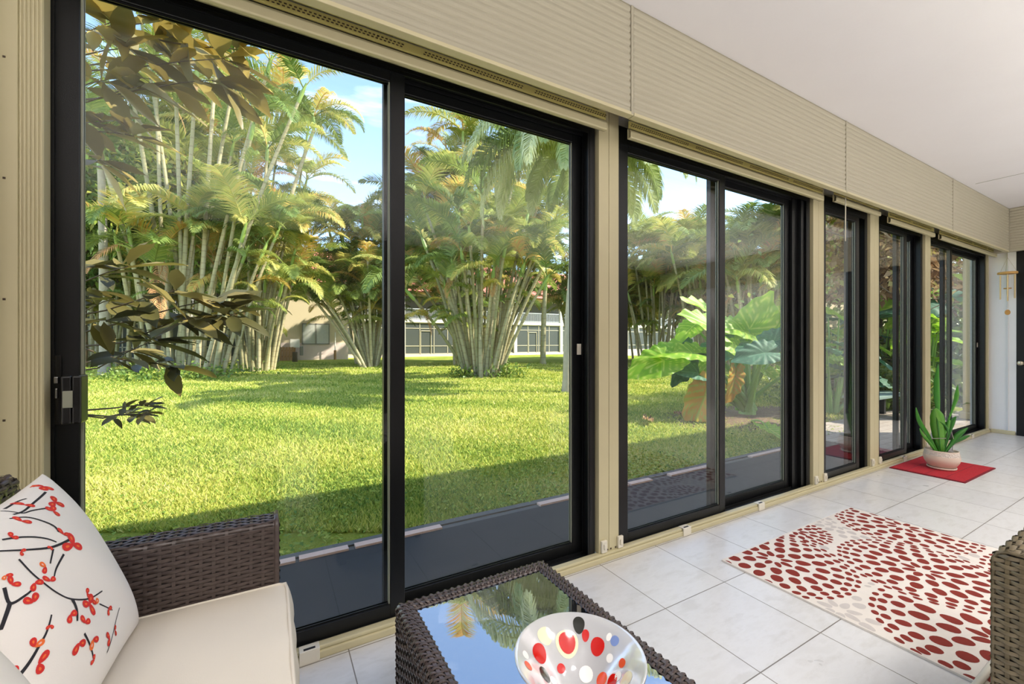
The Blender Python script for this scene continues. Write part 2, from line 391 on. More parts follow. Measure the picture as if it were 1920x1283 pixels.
# ---- sliding glass doors
def sliding_door(n, x0, x1, mid, extra=0.0):
    w = 0.034
    f = MB()
    f.box(x0, x0 + w, 1.795, 1.915, 0, 2.43); f.box(x1 - w, x1, 1.795, 1.915, 0, 2.43)
    
    if extra:
        f.box(x1 - w - extra, x1 - w, 1.84, 1.915, 0.03, 2.35); f.box(x1 - w - extra * .45, x1 - w, 1.812, 1.84, 0.03, 2.35)
    f.box(x0 + w, x1 - w, 1.795, 1.915, 2.35, 2.43); f.box(x0 + w, x1 - w, 1.795, 1.915, 0, 0.028)
    for y in (1.797, 1.845, 1.9):                            # track ribs on sill, head and jambs
        f.box(x0 + w, x1 - w, y, y + 0.006, 0.028, 0.044); f.box(x0 + w, x1 - w, y, y + 0.006, 2.334, 2.35)
        f.box(x0 + w, x0 + w + 0.012, y, y + 0.006, 0.044, 2.334); f.box(x1 - w - 0.012, x1 - w, y, y + 0.006, 0.044, 2.334)
    fr = f.build('door_%d' % n, 'black_frame'); struct(fr)
    def panel(a, c, y, inner):
        st = 0.062; y0, y1 = y, y + 0.034
        p = MB()
        p.box(a, a + st, y0, y1, 0.03, 2.347); p.box(c - st, c, y0, y1, 0.03, 2.347)
        p.box(a + st, c - st, y0, y1, 0.03, 0.096); p.box(a + st, c - st, y0, y1, 2.296, 2.347)
        s = p.build('sliding_panel', 'black_frame', fr, 0.0025)
        g = MB(); e = 0.006
        for yy in (y0 + 0.008, y1 - 0.012):                  # glazing beads
            g.box(a + st, a + st + e, yy, yy + 0.004, 0.096, 2.296); g.box(c - st - e, c - st, yy, yy + 0.004, 0.096, 2.296)
            g.box(a + st + e, c - st - e, yy, yy + 0.004, 0.096, 0.096 + e, 1); g.box(a + st + e, c - st - e, yy, yy + 0.004, 2.296 - e, 2.296, 1)
        g.build('glazing_bead', ['gasket', 'black_frame'], s)
        q = MB(); q.box(a + st - 0.004, c - st + 0.004, y + 0.015, y + 0.02, 0.092, 2.3)
        q.build('glass_pane', 'glass', s)
        return s
    inn = panel(x0 + w + 0.004, mid + 0.031, 1.805, True)
    out = panel(mid - 0.045, x1 - w - 0.004 - extra, 1.862, False)
    return fr, inn, out
DOORS = [(1, -0.61, 1.545, 0.472), (2, 1.702, 3.80, 2.68), (3, 3.983, 4.825, 4.66), (4, 5.013, 6.14, 5.72), (5, 6.30, 8.30, 7.05)]
door = {}
for n, a, c, m in DOORS: door[n] = sliding_door(n, a, c, m, 0.14 if n == 2 else 0.0)
# pull handle and lock on the near door's left stile
h = MB()
h.box(-0.535, -0.512, 1.765, 1.806, 0.965, 1.09)
h.box(-0.512, -0.490, 1.745, 1.806, 0.955, 1.10); h.box(-0.535, -0.512, 1.745, 1.766, 0.955, 1.10)
h.build('handle', 'handle_black', door[1][1], 0.006, 3)
boxo('handle_plate', -0.53, -0.508, 1.7425, 1.7455, 1.005, 1.055, 'gasket', door[1][1], 0.001)
h = MB(); h.box(-0.567, -0.549, 1.799, 1.8055, 0.95, 1.16); h.build('lock_plate', 'handle_black', door[1][0], 0.002)
h = MB(); h.box(-0.563, -0.553, 1.788, 1.799, 1.075, 1.095); h.box(-0.561, -0.555, 1.79, 1.799, 1.03, 1.06); h.build('latch', 'chrome', door[1][0], 0.002)
for n, x in ((1, 1.488), (2, 3.64), (5, 8.25)):             # small pull stickers on the jambs
    boxo('pull_tab', x - 0.014, x + 0.014, 1.858, 1.862, 1.13, 1.19, 'plastic_white', door[n][2], 0.001)

# ---- cream posts between the doors
POSTS = [(-0.665, -0.57), (1.557, 1.702), (3.813, 3.983), (4.833, 5.013), (6.15, 6.30), (8.30, XE)]
for i, (a, c) in enumerate(POSTS):
    p = MB()
    if i == 0:
        p.box(a, a + 0.045, YW - 0.035, YW + 0.018, 0.045, 2.6)
        for j in range(6): p.box(a + 0.045 + j * 0.0085, a + 0.045 + j * 0.0085 + 0.006, YW - 0.03, YW + 0.018, 0.045, 2.6)
        p.box(a + 0.045, a + 0.095, YW - 0.027, YW + 0.018, 0.045, 2.6)
    else:
        mdl = (a + c) / 2
        p.box(a, mdl - 0.0015, YW, YW + 0.14, 0.045, 2.6); p.box(mdl + 0.0015, c, YW, YW + 0.14, 0.045, 2.6)
        p.box(mdl - 0.0015, mdl + 0.0015, YW + 0.006, YW + 0.14, 0.045, 2.6)
    t = p.build('trim_%d' % (i + 1), 'cream', bevel=0.002); struct(t)
    if i == 0:
        s = MB()
        for z in (0.55, 0.98, 1.32, 1.66, 2.0): s.lathe([(0, 0.002), (0.004, 0.0015), (0.006, 0)], 8, (a + 0.02, 0, z))
        s2 = MB()
        for z in (0.55, 0.98, 1.32, 1.66, 2.0): s2.box(a + 0.016, a + 0.022, YW - 0.0365, YW - 0.035, z - 0.003, z + 0.003)
        s2.build('screw', 'screw', t, 0.001)
    elif i < 5:
        for x in (a + 0.03, c + 0.004):                       # shutter bottom locks
            q = MB(); q.box(x - 0.02, x + 0.018, YW - 0.016, YW, 0.05, 0.115); q.box(x - 0.01, x + 0.006, YW - 0.024, YW - 0.016, 0.07, 0.1)
            q.build('shutter_lock', 'plastic_white', t, 0.006, 3)
        if i in (1, 2):
            q = MB()
            for x in (a + 0.02, a + 0.06, a + 0.085, a + 0.12): q.box(x - 0.004, x + 0.004, YW - 0.004, YW, 0.052, 0.06)
            q.build('screw', 'screw', t, 0.001)
# floor rail
r = MB(); r.box(-0.665, XE - 0.02, 1.755, 1.797, 0, 0.03); r.box(-0.665, XE - 0.02, 1.762, 1.797, 0.03, 0.046)
rail = r.build('trim_7', 'cream', bevel=0.005); struct(rail)
for x in (0.13, 0.92, 2.25, 3.05, 5.55, 6.9, 7.6):
    q = MB(); q.box(x - 0.035, x + 0.035, 1.748, 1.757, 0, 0.047); q.box(x - 0.035, x + 0.035, 1.748, 1.79, 0.046, 0.05)
    c = q.build('rail_clip', 'plastic_white', rail, 0.002)
    q = MB(); q.box(x - 0.02, x + 0.02, 1.755, 1.765, 0.05, 0.0515); q.build('clip_slot', 'gap_black', c)

# ---- storm shutter housings (ribbed fascia), one per pair of posts
SEAMS = [-2.6, 1.602, 3.862, 6.18, 8.175]
YB = 1.565
lab = ['ribbed cream shutter housing along the ceiling above the nearest glass doors', 'ribbed cream shutter housing above the doors facing the elephant ear plant',
       'ribbed cream shutter housing with a smudge above the two narrow door sections', 'ribbed cream shutter housing in the far corner above the last doors']
def ribbed(mb, along, L0, L1, ypos, horiz=True):
    n = 15; h = (ZC - ZB - 0.03) / n
    prof = [(0.0, ZB), (0.0, ZB + 0.03)]
    for k in range(n):
        z = ZB + 0.03 + k * h
        prof += [(0.0045, z + h * 0.06), (0.0005, z + h * 0.2), (-0.0015, z + h * 0.5), (0.0005, z + h * 0.8), (0.0045, z + h * 0.94)]
    prof.append((0.0, ZC - 0.001))
    vs = []
    for L in (L0, L1):
        for dy, z in prof: vs.append((L, ypos + dy, z) if horiz else (ypos + dy, L, z))
    k = len(prof); fs = [(i, i + 1, k + i + 1, k + i) if not horiz else (k + i, k + i + 1, i + 1, i) for i in range(k - 1)]
    mb.add(vs, fs, 0, False)
for i in range(4):
    a, c = SEAMS[i] + 0.002, SEAMS[i + 1] - 0.002
    o = empty('shutter_housing', ((a + c) / 2, 1.6, ZB), 0, lab[i], 'shutter', 'shutter housings under the ceiling'); mid = (a + c) / 2
    m = MB(); ribbed(m, 'x', a, c - 0.02, YB)
    m.box(a, c - 0.02, YB + 0.006, YB + 0.02, ZB, ZC - 0.001)
    m.box(a, c - 0.02, YB + 0.02, YB + 0.036, ZB, ZB + 0.004)
    m.build('fascia', 'cream_shutter', o, origin=None).location = (-mid, -1.6, -ZB)
    m = MB(); m.box(c - 0.017, c, YB - 0.004, YB + 0.02, ZB, ZC - 0.001); m.build('end_strip', 'cream_shutter', o, 0.002).location = (-mid, -1.6, -ZB)
    m = MB(); m.box(a, c, YB - 0.003, YB + 0.0, ZB - 0.004, ZB + 0.012); m.box(a, c, YB, YB + 0.036, ZB - 0.004, ZB); m.build('bottom_lip', 'cream', o, 0.001).location = (-mid, -1.6, -ZB)
o = empty('shutter_housing', (8.19, 0, ZB), 0, 'grey shaded ribbed shutter housing on the end wall above the dark door', 'shutter', 'shutter housings under the ceiling')
m = MB(); ribbed(m, 'y', -3.5, YB - 0.005, 8.18, False); m.box(8.186, XE - 0.003, -3.5, YB + 0.18, ZB + 0.012, ZC - 0.001)
m.build('fascia', 'cream_shutter', o).location = (-8.19, 0, -ZB)

# ---- rolled shutters: bottom bar and perforated slats just under the housing
labs = ['rolled up cream storm shutter above the nearest sliding doors', 'rolled up cream storm shutter over the elephant ear plant view', 'rolled up cream storm shutter with a hanging cord, over the narrowest door',
        'rolled up cream storm shutter above the brick patio view', 'rolled up cream storm shutter over the last doors by the end wall']
for i, (n, a, c, md) in enumerate(DOORS):
    low = 0.03 if n == 3 else 0.0
    x0, x1 = max(a, -.57) + 0.006, c - 0.006
    o = empty('roll_shutter', ((x0 + x1) / 2, 1.7, 2.315), 0, labs[i], 'shutter', 'rolled shutters above the doors'); off = (-(x0 + x1) / 2, -1.7, -2.315)
    zb = 2.315 + low
    def curve(s, t):
        x = x0 + (x1 - x0) * s
        prof = [(1.716, zb), (1.694, zb), (1.69, zb + 0.004), (1.69, zb + 0.034), (1.694, zb + 0.04), (1.706, zb + 0.052), (1.716, zb + 0.055)]
        y, z = prof[min(6, int(round(t * 6)))]; return (x, y, z)
    m = MB(); m.grid(curve, 1, 6, smooth=False); m.box(x0, x1, 1.71, 1.716, zb, zb + 0.055); m.build('bottom_bar', 'cream', o, 0.0015).location = off
    for k in range(4):
        z = zb + 0.058 + k * 0.046
        m = MB(); m.box(x0, x1, 1.70, 1.708, z, z + 0.036)
        if k == 0:                                            # row of ventilation slots
            nx = int((x1 - x0) / 0.016)
            for q in range(nx):
                xx = x0 + 0.01 + q * 0.016
                if (xx - x0) % 0.55 < 0.48:
                    m.box(xx, xx + 0.009, 1.6985, 1.70, z + 0.010, z + 0.014, 1); m.box(xx + 0.006, xx + 0.015, 1.6985, 1.70, z + 0.020, z + 0.024, 1)
        m.build('slat', ['cream_lawnlit', 'screw'], o).location = off
    if n == 3:
        m = MB(); m.tube([(a + 0.09, 1.66, 2.38), (a + 0.088, 1.66, 2.2), (a + 0.085, 1.66, 2.02)], 0.004, 6); m.build('pull_cord', 'plastic_white', o).location = off

struct(boxo('trim_8', 6.585, 6.592, -0.6, 1.50, ZC - 0.0025, ZC + 0.002, 'gasket'))

# ================================================================= WICKER
def weave(mb, S, ulen, vlen, pu=0.026, pv=0.0105, amp=0.0026, m=0, mcore=1, fill=0.45):
    """woven strands over the surface S(u, v) -> (point, normal), u and v in metres; strands run along u, ribs along v"""
    rows = max(2, int(round(vlen / pv))); pv = vlen / rows
    ribs = max(2, int(round(ulen / pu))); pu = ulen / ribs
    n = ribs * 4
    for r in range(rows):
        vc = (r + 0.5) * pv; hw = pv * fill
        jit = R.uniform(-0.0007, 0.0007)
        vs = []
        for i in range(n + 1):
            u = ulen * i / n
            h = amp * math.cos(PI * (u / pu + r)) + amp * 0.4
            for dv, dh in ((-hw, -0.0013), (0, 0.0006), (hw, -0.0013)):
                p, nn = S(u, min(max(vc + dv + jit, 0), vlen)); vs.append(p + nn * (h + dh))
        fs = [(i * 3 + j, (i + 1) * 3 + j, (i + 1) * 3 + j + 1, i * 3 + j + 1) for i in range(n) for j in range(2)]
        mb.add(vs, fs, m, True)
    for k in range(ribs):
        uc = (k + 0.5) * pu + pu * 0.5
        if uc > ulen: continue
        nv = max(4, int(vlen / 0.012)); vs = []
        for i in range(nv + 1):
            for du in (-0.0042, 0.0042):
                p, nn = S(min(max(uc + du, 0), ulen), vlen * i / nv); vs.append(p + nn * 0.0008)
        mb.add(vs, [(i * 2, i * 2 + 1, (i + 1) * 2 + 1, (i + 1) * 2) for i in range(nv)], m, True)
    nu = max(2, int(ulen / 0.05)); nv = max(3, int(vlen / 0.02))
    mb.grid(lambda a, b: tuple(S(a * ulen, b * vlen)[0] - S(a * ulen, b * vlen)[1] * 0.0035), nu, nv, mcore, True)
def prof_surface(P, org, du):
    """profile polyline P of 3D points swept along du from org; returns S, profile length"""
    P = [Vector(p) for p in P]; L = [0]
    for a, b in zip(P, P[1:]): L.append(L[-1] + (b - a).length)
    nrm = []
    for i in range(len(P)):
        t = (P[min(i + 1, len(P) - 1)] - P[max(i - 1, 0)]).normalized(); nrm.append(du.cross(t).normalized())
    def S(u, v):
        i = 0
        while i < len(L) - 2 and L[i + 1] < v: i += 1
        f = (v - L[i]) / (L[i + 1] - L[i]); f = min(max(f, 0), 1)
        return org + du * u + P[i].lerp(P[i + 1], f), nrm[i].lerp(nrm[i + 1], f).normalized()
    return S, L[-1]
def rounded(pts, r=0.02, n=4):
    pts = [Vector(p) for p in pts]; out = [pts[0]]
    for a, b, c in zip(pts, pts[1:], pts[2:]):
        d1 = (a - b).normalized() * r; d2 = (c - b).normalized() * r
        for i in range(n + 1):
            t = i / n; out.append((b + d1) * (1 - t) ** 2 + b * 2 * t * (1 - t) + (b + d2) * t ** 2)
    out.append(pts[-1]); return out

# ---- sofa: faces along the doors, its far arm beside the glass
SX0, SX1 = -0.56, 0.025
sofa = empty('sofa', (-0.3, 0.85, 0), 0, 'dark brown wicker loveseat with a cream seat cushion beside the glass doors', 'sofa')
def sofa_part(mb, name, mats): o = mb.build(name, mats, sofa); o.location = (0.3, -0.85, 0); return o
def arm(y0, y1, x0=SX0 - 0.1, x1=SX1, zt=0.65, detailed=True):
    a = MB(); mid = (y0 + y1) / 2
    # runs inner face up, over the top, outer face down
    P = rounded([(0, y0, 0.12), (0, y0, zt), (0, y1, zt), (0, y1, 0.12)], 0.022)
    S, L = prof_surface(P, Vector((x0, 0, 0)), Vector((1, 0, 0)))
    S2 = lambda u, v: (S(u, v)[0], -S(u, v)[1]) if S(u, 0.2)[1].y > 0 else S(u, v)
    weave(a, S2, x1 - x0 - 0.012, L, 0.03 if detailed else 0.06, 0.0115 if detailed else 0.03)
    # front panel
    W = y1 - y0
    def S3(u, v, H=zt - 0.124, r=0.022):
        q = max(0, v - (H - r)); ins = r - math.sqrt(max(0, r * r - q * q)); return Vector((x1, y0 + ins + u / W * (W - 2 * ins), 0.12 + v)), Vector((1, 0, 0))
    weave(a, S3, W, zt - 0.13, 0.03, 0.0115 if detailed else 0.03)
    a.tube([(x1 - 0.006, y0, 0.12), (x1 - 0.006, y0, zt - 0.012), (x1 - 0.006, y0 + 0.012, zt), (x1 - 0.006, y1 - 0.012, zt), (x1 - 0.006, y1, zt - 0.012), (x1 - 0.006, y1, 0.12)], 0.0075, 6)
    return a
sofa_part(arm(1.493, 1.585), 'arm', ['wicker', 'wicker_under'])
sofa_part(arm(0.10, 0.19, detailed=False), 'arm', ['wicker', 'wicker_under'])
bk = MB()
P = rounded([(-0.50, 0, 0.30), (-0.565, 0, 0.86), (-0.655, 0, 0.86), (-0.655, 0, 0.12)], 0.025)
S, L = prof_surface(P, Vector((0, 0.10, 0)), Vector((0, 1, 0)))
sg = 1 if S(0.1, 0.2)[1].x > 0 else -1
weave(bk, lambda u, v: (S(u, v)[0], S(u, v)[1] * sg), 1.48, L, 0.03, 0.0125)
weave(bk, lambda u, v: (Vector((-0.655 + u, 1.581, 0.12 + v)), Vector((0, 1, 0))), 0.09, 0.73, 0.03, 0.0125)
M['wicker_chair'] = simple('wicker_grey_brown', lin(104, 92, 70), 0.36, var=0.5, scale=38)

sofa_part(bk, 'backrest', ['wicker', 'wicker_under'])
bs = MB()
weave(bs, lambda u, v: (Vector((0.005, 0.19 + u, 0.08 + v)), Vector((1, 0, 0))), 1.30, 0.22, 0.03, 0.0115)
bs.box(-0.62, -0.0, 0.19, 1.49, 0.10, 0.30, 1)
sofa_part(bs, 'base', ['wicker', 'wicker_under'])
for x, y in ((-0.6, 0.14), (-0.6, 1.54), (-0.03, 0.14), (-0.03, 1.54)):
    q = MB(); q.box(x - 0.02, x + 0.02, y - 0.02, y + 0.02, 0, 0.12); sofa_part(q, 'leg', 'wicker_under')
# seat cushion: box cushion, crowned, piped
CX0, CX1, CY0, CY1, CZ0, CZ1 = -0.53, 0.045, 0.20, 1.487, 0.305, 0.458
cu = MB()
def cush(u, v):
    x = CX0 + (CX1 - CX0) * u; y = CY0 + (CY1 - CY0) * v
    e = min(1, 9 * min(u, 1 - u)) ; f = min(1, 12 * min(v, 1 - v))
    return (x, y, CZ1 + 0.016 * math.sin(PI * u) ** 0.6 * math.sin(PI * v) ** 0.4 + 0.0018 * math.sin(38 * y + 5 * x) * math.exp(-((u - 1) / 0.12) ** 2))
cu.grid(cush, 30, 60)
def side(u, v, ax):
    bul = 0.018 * math.sin(PI * v); z = CZ0 + (CZ1 - CZ0) * v
    wr = 0.002 * math.sin(46 * u * 1.3) * math.sin(PI * v)
    if ax == 0: return (CX1 + bul + wr, CY0 + (CY1 - CY0) * u, z)
    if ax == 1: return (CX0 + (CX1 - CX0) * u, CY1 + 0.0 * bul, z)
    return (CX0 + (CX1 - CX0) * u, CY0, z)
for ax in (0, 1, 2): cu.grid(lambda u, v, ax=ax: side(u, v, ax), 50, 10)
cu.box(CX0, CX1, CY0, CY1, CZ0, CZ0 + 0.004)
co = sofa_part(cu, 'seat_cushion', 'cushion')
pp = MB()
for z in (CZ1, CZ0 + 0.004):
    pp.tube([(CX0, CY1 - 0.004, z), (CX1 - 0.02, CY1 - 0.004, z), (CX1 - 0.003, CY1 - 0.015, z), (CX1 + 0.001, CY1 - 0.04, z), (CX1 + 0.001, CY0, z)], 0.0045, 8)
pp.tube([(CX1 - 0.006, CY1 - 0.008, CZ0), (CX1 + 0.006, CY1 - 0.008, (CZ0 + CZ1) / 2), (CX1 - 0.006, CY1 - 0.008, CZ1)], 0.004, 8)
pp.build('piping', 'cushion', co)

# ---- throw pillows printed with red blossom branches
PIL_T = 0.085
def pillow_fn(C, eu, ev, en, w, h):
    def Pt(u, v, s=1, off=0.0):
        x = w * u * (1 - 0.085 * (1 - v * v) * u * u); y = h * v * (1 - 0.085 * (1 - u * u) * v * v)
        t = PIL_T * (max(0, 1 - u * u) * max(0, 1 - v * v)) ** 0.42
        fold = 0.004 * math.sin(7 * u + 4 * v) * (1 - u * u) * (1 - v * v)
        return C + eu * x + ev * y + en * (s * (t + fold) + (off if s > 0 else 0))
    return Pt
def make_pillow(label, C, eu, ev, w, h, art):
    en = eu.cross(ev).normalized()
    if en.x < 0: en = -en
    Pt = pillow_fn(Vector((0, 0, 0)), eu, ev, en, w, h)
    base = Vector(C)
    m = MB()
    sp = lambda t: math.sin(PI * (t - 0.5))
    m.grid(lambda a, b: tuple(Pt(sp(a), sp(b), 1)), 40, 40); m.grid(lambda a, b: tuple(Pt(sp(a), sp(b), -1)), 24, 24)
    root = m.build('throw_pillow', 'pillow'); root.location = base
    tag(root, label, 'pillow', 'blossom print throw pillows')
    # the print lies in the cloth: thin patches following the cover
    pr = MB(); lift = [0.0006]
    def patch(poly_uv, mi):
        c = (sum(p[0] for p in poly_uv) / len(poly_uv), sum(p[1] for p in poly_uv) / len(poly_uv))
        lift[0] += 0.000004
        rings = [0.34, 0.67, 1.0]; n = len(poly_uv); vs = [Pt(c[0], c[1], 1, lift[0])]
        for r in rings:
            for p in poly_uv:
                u = c[0] + (p[0] - c[0]) * r; v = c[1] + (p[1] - c[1]) * r
                vs.append(Pt(min(max(u, -0.995), 0.995), min(max(v, -0.995), 0.995), 1, lift[0]))
        fs = [(0, 1 + i, 1 + (i + 1) % n) for i in range(n)]
        for k in range(2):
            fs += [(1 + k * n + i, 1 + (k + 1) * n + i, 1 + (k + 1) * n + (i + 1) % n, 1 + k * n + (i + 1) % n) for i in range(n)]
        pr.add([tuple(v) for v in vs], fs, mi, True)
    def stroke(pts, w0, w1):
        # polyline in u, v, smoothed, tapering
        q = []
        for i in range(len(pts) - 1):
            p0 = pts[max(i - 1, 0)]; p1 = pts[i]; p2 = pts[i + 1]; p3 = pts[min(i + 2, len(pts) - 1)]
            for k in range(5):
                t = k / 5
                q.append(tuple(0.5 * (2 * p1[j] + (p2[j] - p0[j]) * t + (2 * p0[j] - 5 * p1[j] + 4 * p2[j] - p3[j]) * t * t + (3 * p1[j] - p0[j] - 3 * p2[j] + p3[j]) * t ** 3) for j in (0, 1)))
        q.append(pts[-1]); vs = []
        lift[0] += 0.000004
        for i, p in enumerate(q):
            a = q[max(i - 1, 0)]; b = q[min(i + 1, len(q) - 1)]
            dx, dy = b[0] - a[0], b[1] - a[1]; l = math.hypot(dx, dy) + 1e-9
            ww = w0 + (w1 - w0) * i / (len(q) - 1)
            for sgn in (-1, 1):
                u = p[0] - dy / l * ww * sgn; v = p[1] + dx / l * ww * sgn
                vs.append(tuple(Pt(min(max(u, -0.995), 0.995), min(max(v, -0.995), 0.995), 1, lift[0])))
        pr.add(vs, [(i * 2, i * 2 + 1, i * 2 + 3, i * 2 + 2) for i in range(len(q) - 1)], 0, True)
    strokes, flowers = art
    for s, w0, w1 in strokes: stroke(s, w0, w1)
    def petal(cx, cy, ang, ln, wd, mi):
        poly = []
        for k in range(14):
            t = 2 * PI * k / 14
            x = ln * (0.5 - 0.5 * math.cos(t)); y = wd * math.sin(t) * (0.55 + 0.45 * (x / ln))
            poly.append((cx + x * math.cos(ang) - y * math.sin(ang), cy + x * math.sin(ang) + y * math.cos(ang)))
        patch(poly, mi)
    rr = random.Random(3)
    for (u, v, s, kind) in flowers:
        n = 2 if s < 0.09 else 3; a0 = rr.uniform(0, 6.28)
        for k in range(n):
            a = a0 + k * rr.uniform(1.5, 2.2)
            mi = 2 if (kind == 'o' and k == 0) else 1
            ln = s * rr.uniform(0.85, 1.15); wd = s * 0.42
            petal(u, v, a, ln, wd, mi)
            petal(u + math.cos(a) * ln * 0.35, v + math.sin(a) * ln * 0.35, a, ln * 0.35, wd * 0.3, 2 if mi == 1 else 3)
    pr.build('printed_blossom', ['ink', 'print_red', 'print_orange', 'print_pale'], root)
    return root
ART = ([([(0.492,0.883),(0.192,0.865),(-0.019,0.85),(-0.128,0.872)],0.011,0.0088),([(-0.213,0.856),(-0.102,0.786),(-0.035,0.665),(-0.004,0.566),(-0.028,0.498)],0.0066,0.0132),([(-0.514,0.504),(-0.52,0.363),(-0.505,0.248),(-0.464,0.094),(-0.38,-0.034),(-0.191,-0.156),(0.013,-0.206)],0.0088,0.0066),([(0.032,0.375),(-0.197,0.42),(-0.374,0.514),(-0.572,0.648)],0.0132,0.0066),([(-0.476,0.719),(-0.374,0.669),(-0.263,0.588),(-0.186,0.507),(-0.143,0.438)],0.0088,0.0066),([(-0.598,0.243),(-0.697,0.24),(-0.799,0.26),(-0.76,0.384)],0.0066,0.0132),([(-0.799,0.26),(-0.862,0.193),(-0.912,0.132)],0.0155,0.011),([(-0.371,-0.041),(-0.399,-0.129),(-0.463,-0.208)],0.0199,0.0088),([(-0.625,-0.013),(-0.716,-0.095),(-0.792,-0.141),(-0.881,-0.197),(-0.95,-0.233)],0.0066,0.0132),([(-0.458,-0.336),(-0.447,-0.468),(-0.449,-0.607)],0.011,0.0066),([(-0.164,0.309),(-0.304,0.253),(-0.375,0.209)],0.011,0.0066),([(-0.215,0.405),(-0.326,0.317)],0.0088,0.0066),([(-0.099,-0.273),(0.046,-0.434)],0.0066,0.0044),([(-0.077,0.963),(-0.064,0.843),(0.061,0.804),(0.291,0.71)],0.0066,0.0088),([(-0.26,-0.676),(-0.057,-0.591),(0.176,-0.489)],0.0066,0.0044),([(-0.024,0.961),(0.169,0.961),(0.256,0.939)],0.0088,0.0066)],
[(0.62,0.935,0.104,'r'),(0.104,0.898,0.087,'r'),(0.377,0.749,0.104,'r'),(0.222,0.688,0.093,'r'),(-0.189,0.778,0.077,'r'),(-0.013,0.456,0.073,'r'),(-0.018,0.324,0.122,'r'),(-0.379,0.318,0.067,'o'),(-0.565,0.272,0.074,'r'),(-0.436,0.201,0.069,'r'),(-0.711,0.372,0.066,'r'),(-0.692,0.457,0.048,'o'),(-0.679,0.159,0.084,'r'),(-0.182,-0.106,0.063,'r'),(-0.222,-0.19,0.102,'r'),(-0.138,-0.247,0.068,'o'),(-0.49,-0.123,0.082,'r'),(-0.403,-0.275,0.077,'r'),(-0.014,-0.385,0.061,'r'),(-0.674,-0.073,0.039,'r'),(-0.824,-0.127,0.07,'o'),(-0.541,-0.36,0.088,'r'),(-0.402,-0.442,0.078,'o'),(-0.85,-0.252,0.084,'r'),(-0.952,-0.211,0.062,'r'),(-0.172,-0.596,0.076,'r'),(-0.038,-0.603,0.058,'r'),(-0.446,-0.599,0.051,'r'),(-0.457,0.55,0.045,'r'),(-0.224,0.437,0.035,'r'),(-0.411,0.698,0.06,'r')])
PA_C, PA_EU, PA_EV = Vector((-0.405, 1.235, 0.672)), Vector((0.06, 0.998, 0.0)).normalized(), Vector((-0.42, 0.10, 0.90)).normalized()
make_pillow('white throw pillow with red blossom branches leaning in the sofa corner by the glass', PA_C, PA_EU, PA_EV, 0.225, 0.225, ART)
make_pillow('white blossom pillow at the near end of the sofa, only its corner showing', Vector((-0.318, 0.668, 0.672)), Vector((0.0, 1.0, 0.0)), Vector((-0.42, 0.0, 0.90)).normalized(), 0.22, 0.22, ART)

# ---- coffee table
TX0, TX1, TY0, TY1, TZ = 0.315, 0.822, 0.12, 1.226, 0.45
tb = empty('coffee_table', ((TX0 + TX1) / 2, (TY0 + TY1) / 2, 0), 0, 'dark brown wicker coffee table with a smoked mirror glass top', 'table')
toff = (-(TX0 + TX1) / 2, -(TY0 + TY1) / 2, 0)
w = MB(); rim = 0.046
cx, cy = (TX0 + TX1) / 2, (TY0 + TY1) / 2
sides = [(Vector((TX0, TY1, 0)), Vector((0, -1, 0)), Vector((1, 0, 0)), TY1 - TY0), (Vector((TX1, TY0, 0)), Vector((0, 1, 0)), Vector((-1, 0, 0)), TY1 - TY0),
         (Vector((TX1, TY1, 0)), Vector((-1, 0, 0)), Vector((0, -1, 0)), TX1 - TX0), (Vector((TX0, TY0, 0)), Vector((1, 0, 0)), Vector((0, 1, 0)), TX1 - TX0)]
rm = MB()
for org, du, inn, ln in sides:
    # top roll with mitred corners
    P = [inn * 0.0 + Vector((0, 0, TZ - 0.05)), Vector((0, 0, TZ - 0.016)), inn * 0.005 + Vector((0, 0, TZ - 0.004)), inn * 0.016 + Vector((0, 0, TZ)), inn * (rim - 0.008) + Vector((0, 0, TZ)), inn * rim + Vector((0, 0, TZ - 0.008))]
    S, L = prof_surface(P, org, du)
    def S2(u, v, S=S, inn=inn, org=org, du=du, ln=ln):
        p, n = S(u, v); ins = (p - org).dot(inn); u2 = ins + (u / ln) * (ln - 2 * ins)
        p = org + du * u2 + inn * ins + Vector((0, 0, p.z))
        n = n if (n.dot(Vector((0, 0, 1))) > 0.05 or n.dot(inn) < -0.5) else -n
        return p, n
    weave(rm, lambda u, v, S2=S2: S2(v, u), L, ln, 0.0165, 0.0115, 0.0026, fill=0.41)
    weave(w, lambda u, v, org=org, du=du, inn=inn: (org + du * u + Vector((0, 0, 0.03 + v)) + inn * 0.003, -inn), ln, TZ - 0.075, 0.026, 0.0125, 0.0036, fill=0.42)
w.build('body', ['wicker', 'wicker_under'], tb).location = toff
rm.build('rim', ['wicker', 'wicker_under'], tb).location = toff
g = MB(); g.box(TX0 + rim - 0.004, TX1 - rim + 0.004, TY0 + rim - 0.004, TY1 - rim + 0.004, TZ - 0.016, TZ - 0.008)
g.build('glass_top', 'table_glass', tb, 0.0015).location = toff
for x, y in ((TX0 + .03, TY0 + .03), (TX0 + .03, TY1 - .03), (TX1 - .03, TY0 + .03), (TX1 - .03, TY1 - .03)):
    q = MB(); q.box(x - .015, x + .015, y - .015, y + .015, 0, 0.035); q.build('leg', 'wicker_under', tb).location = toff

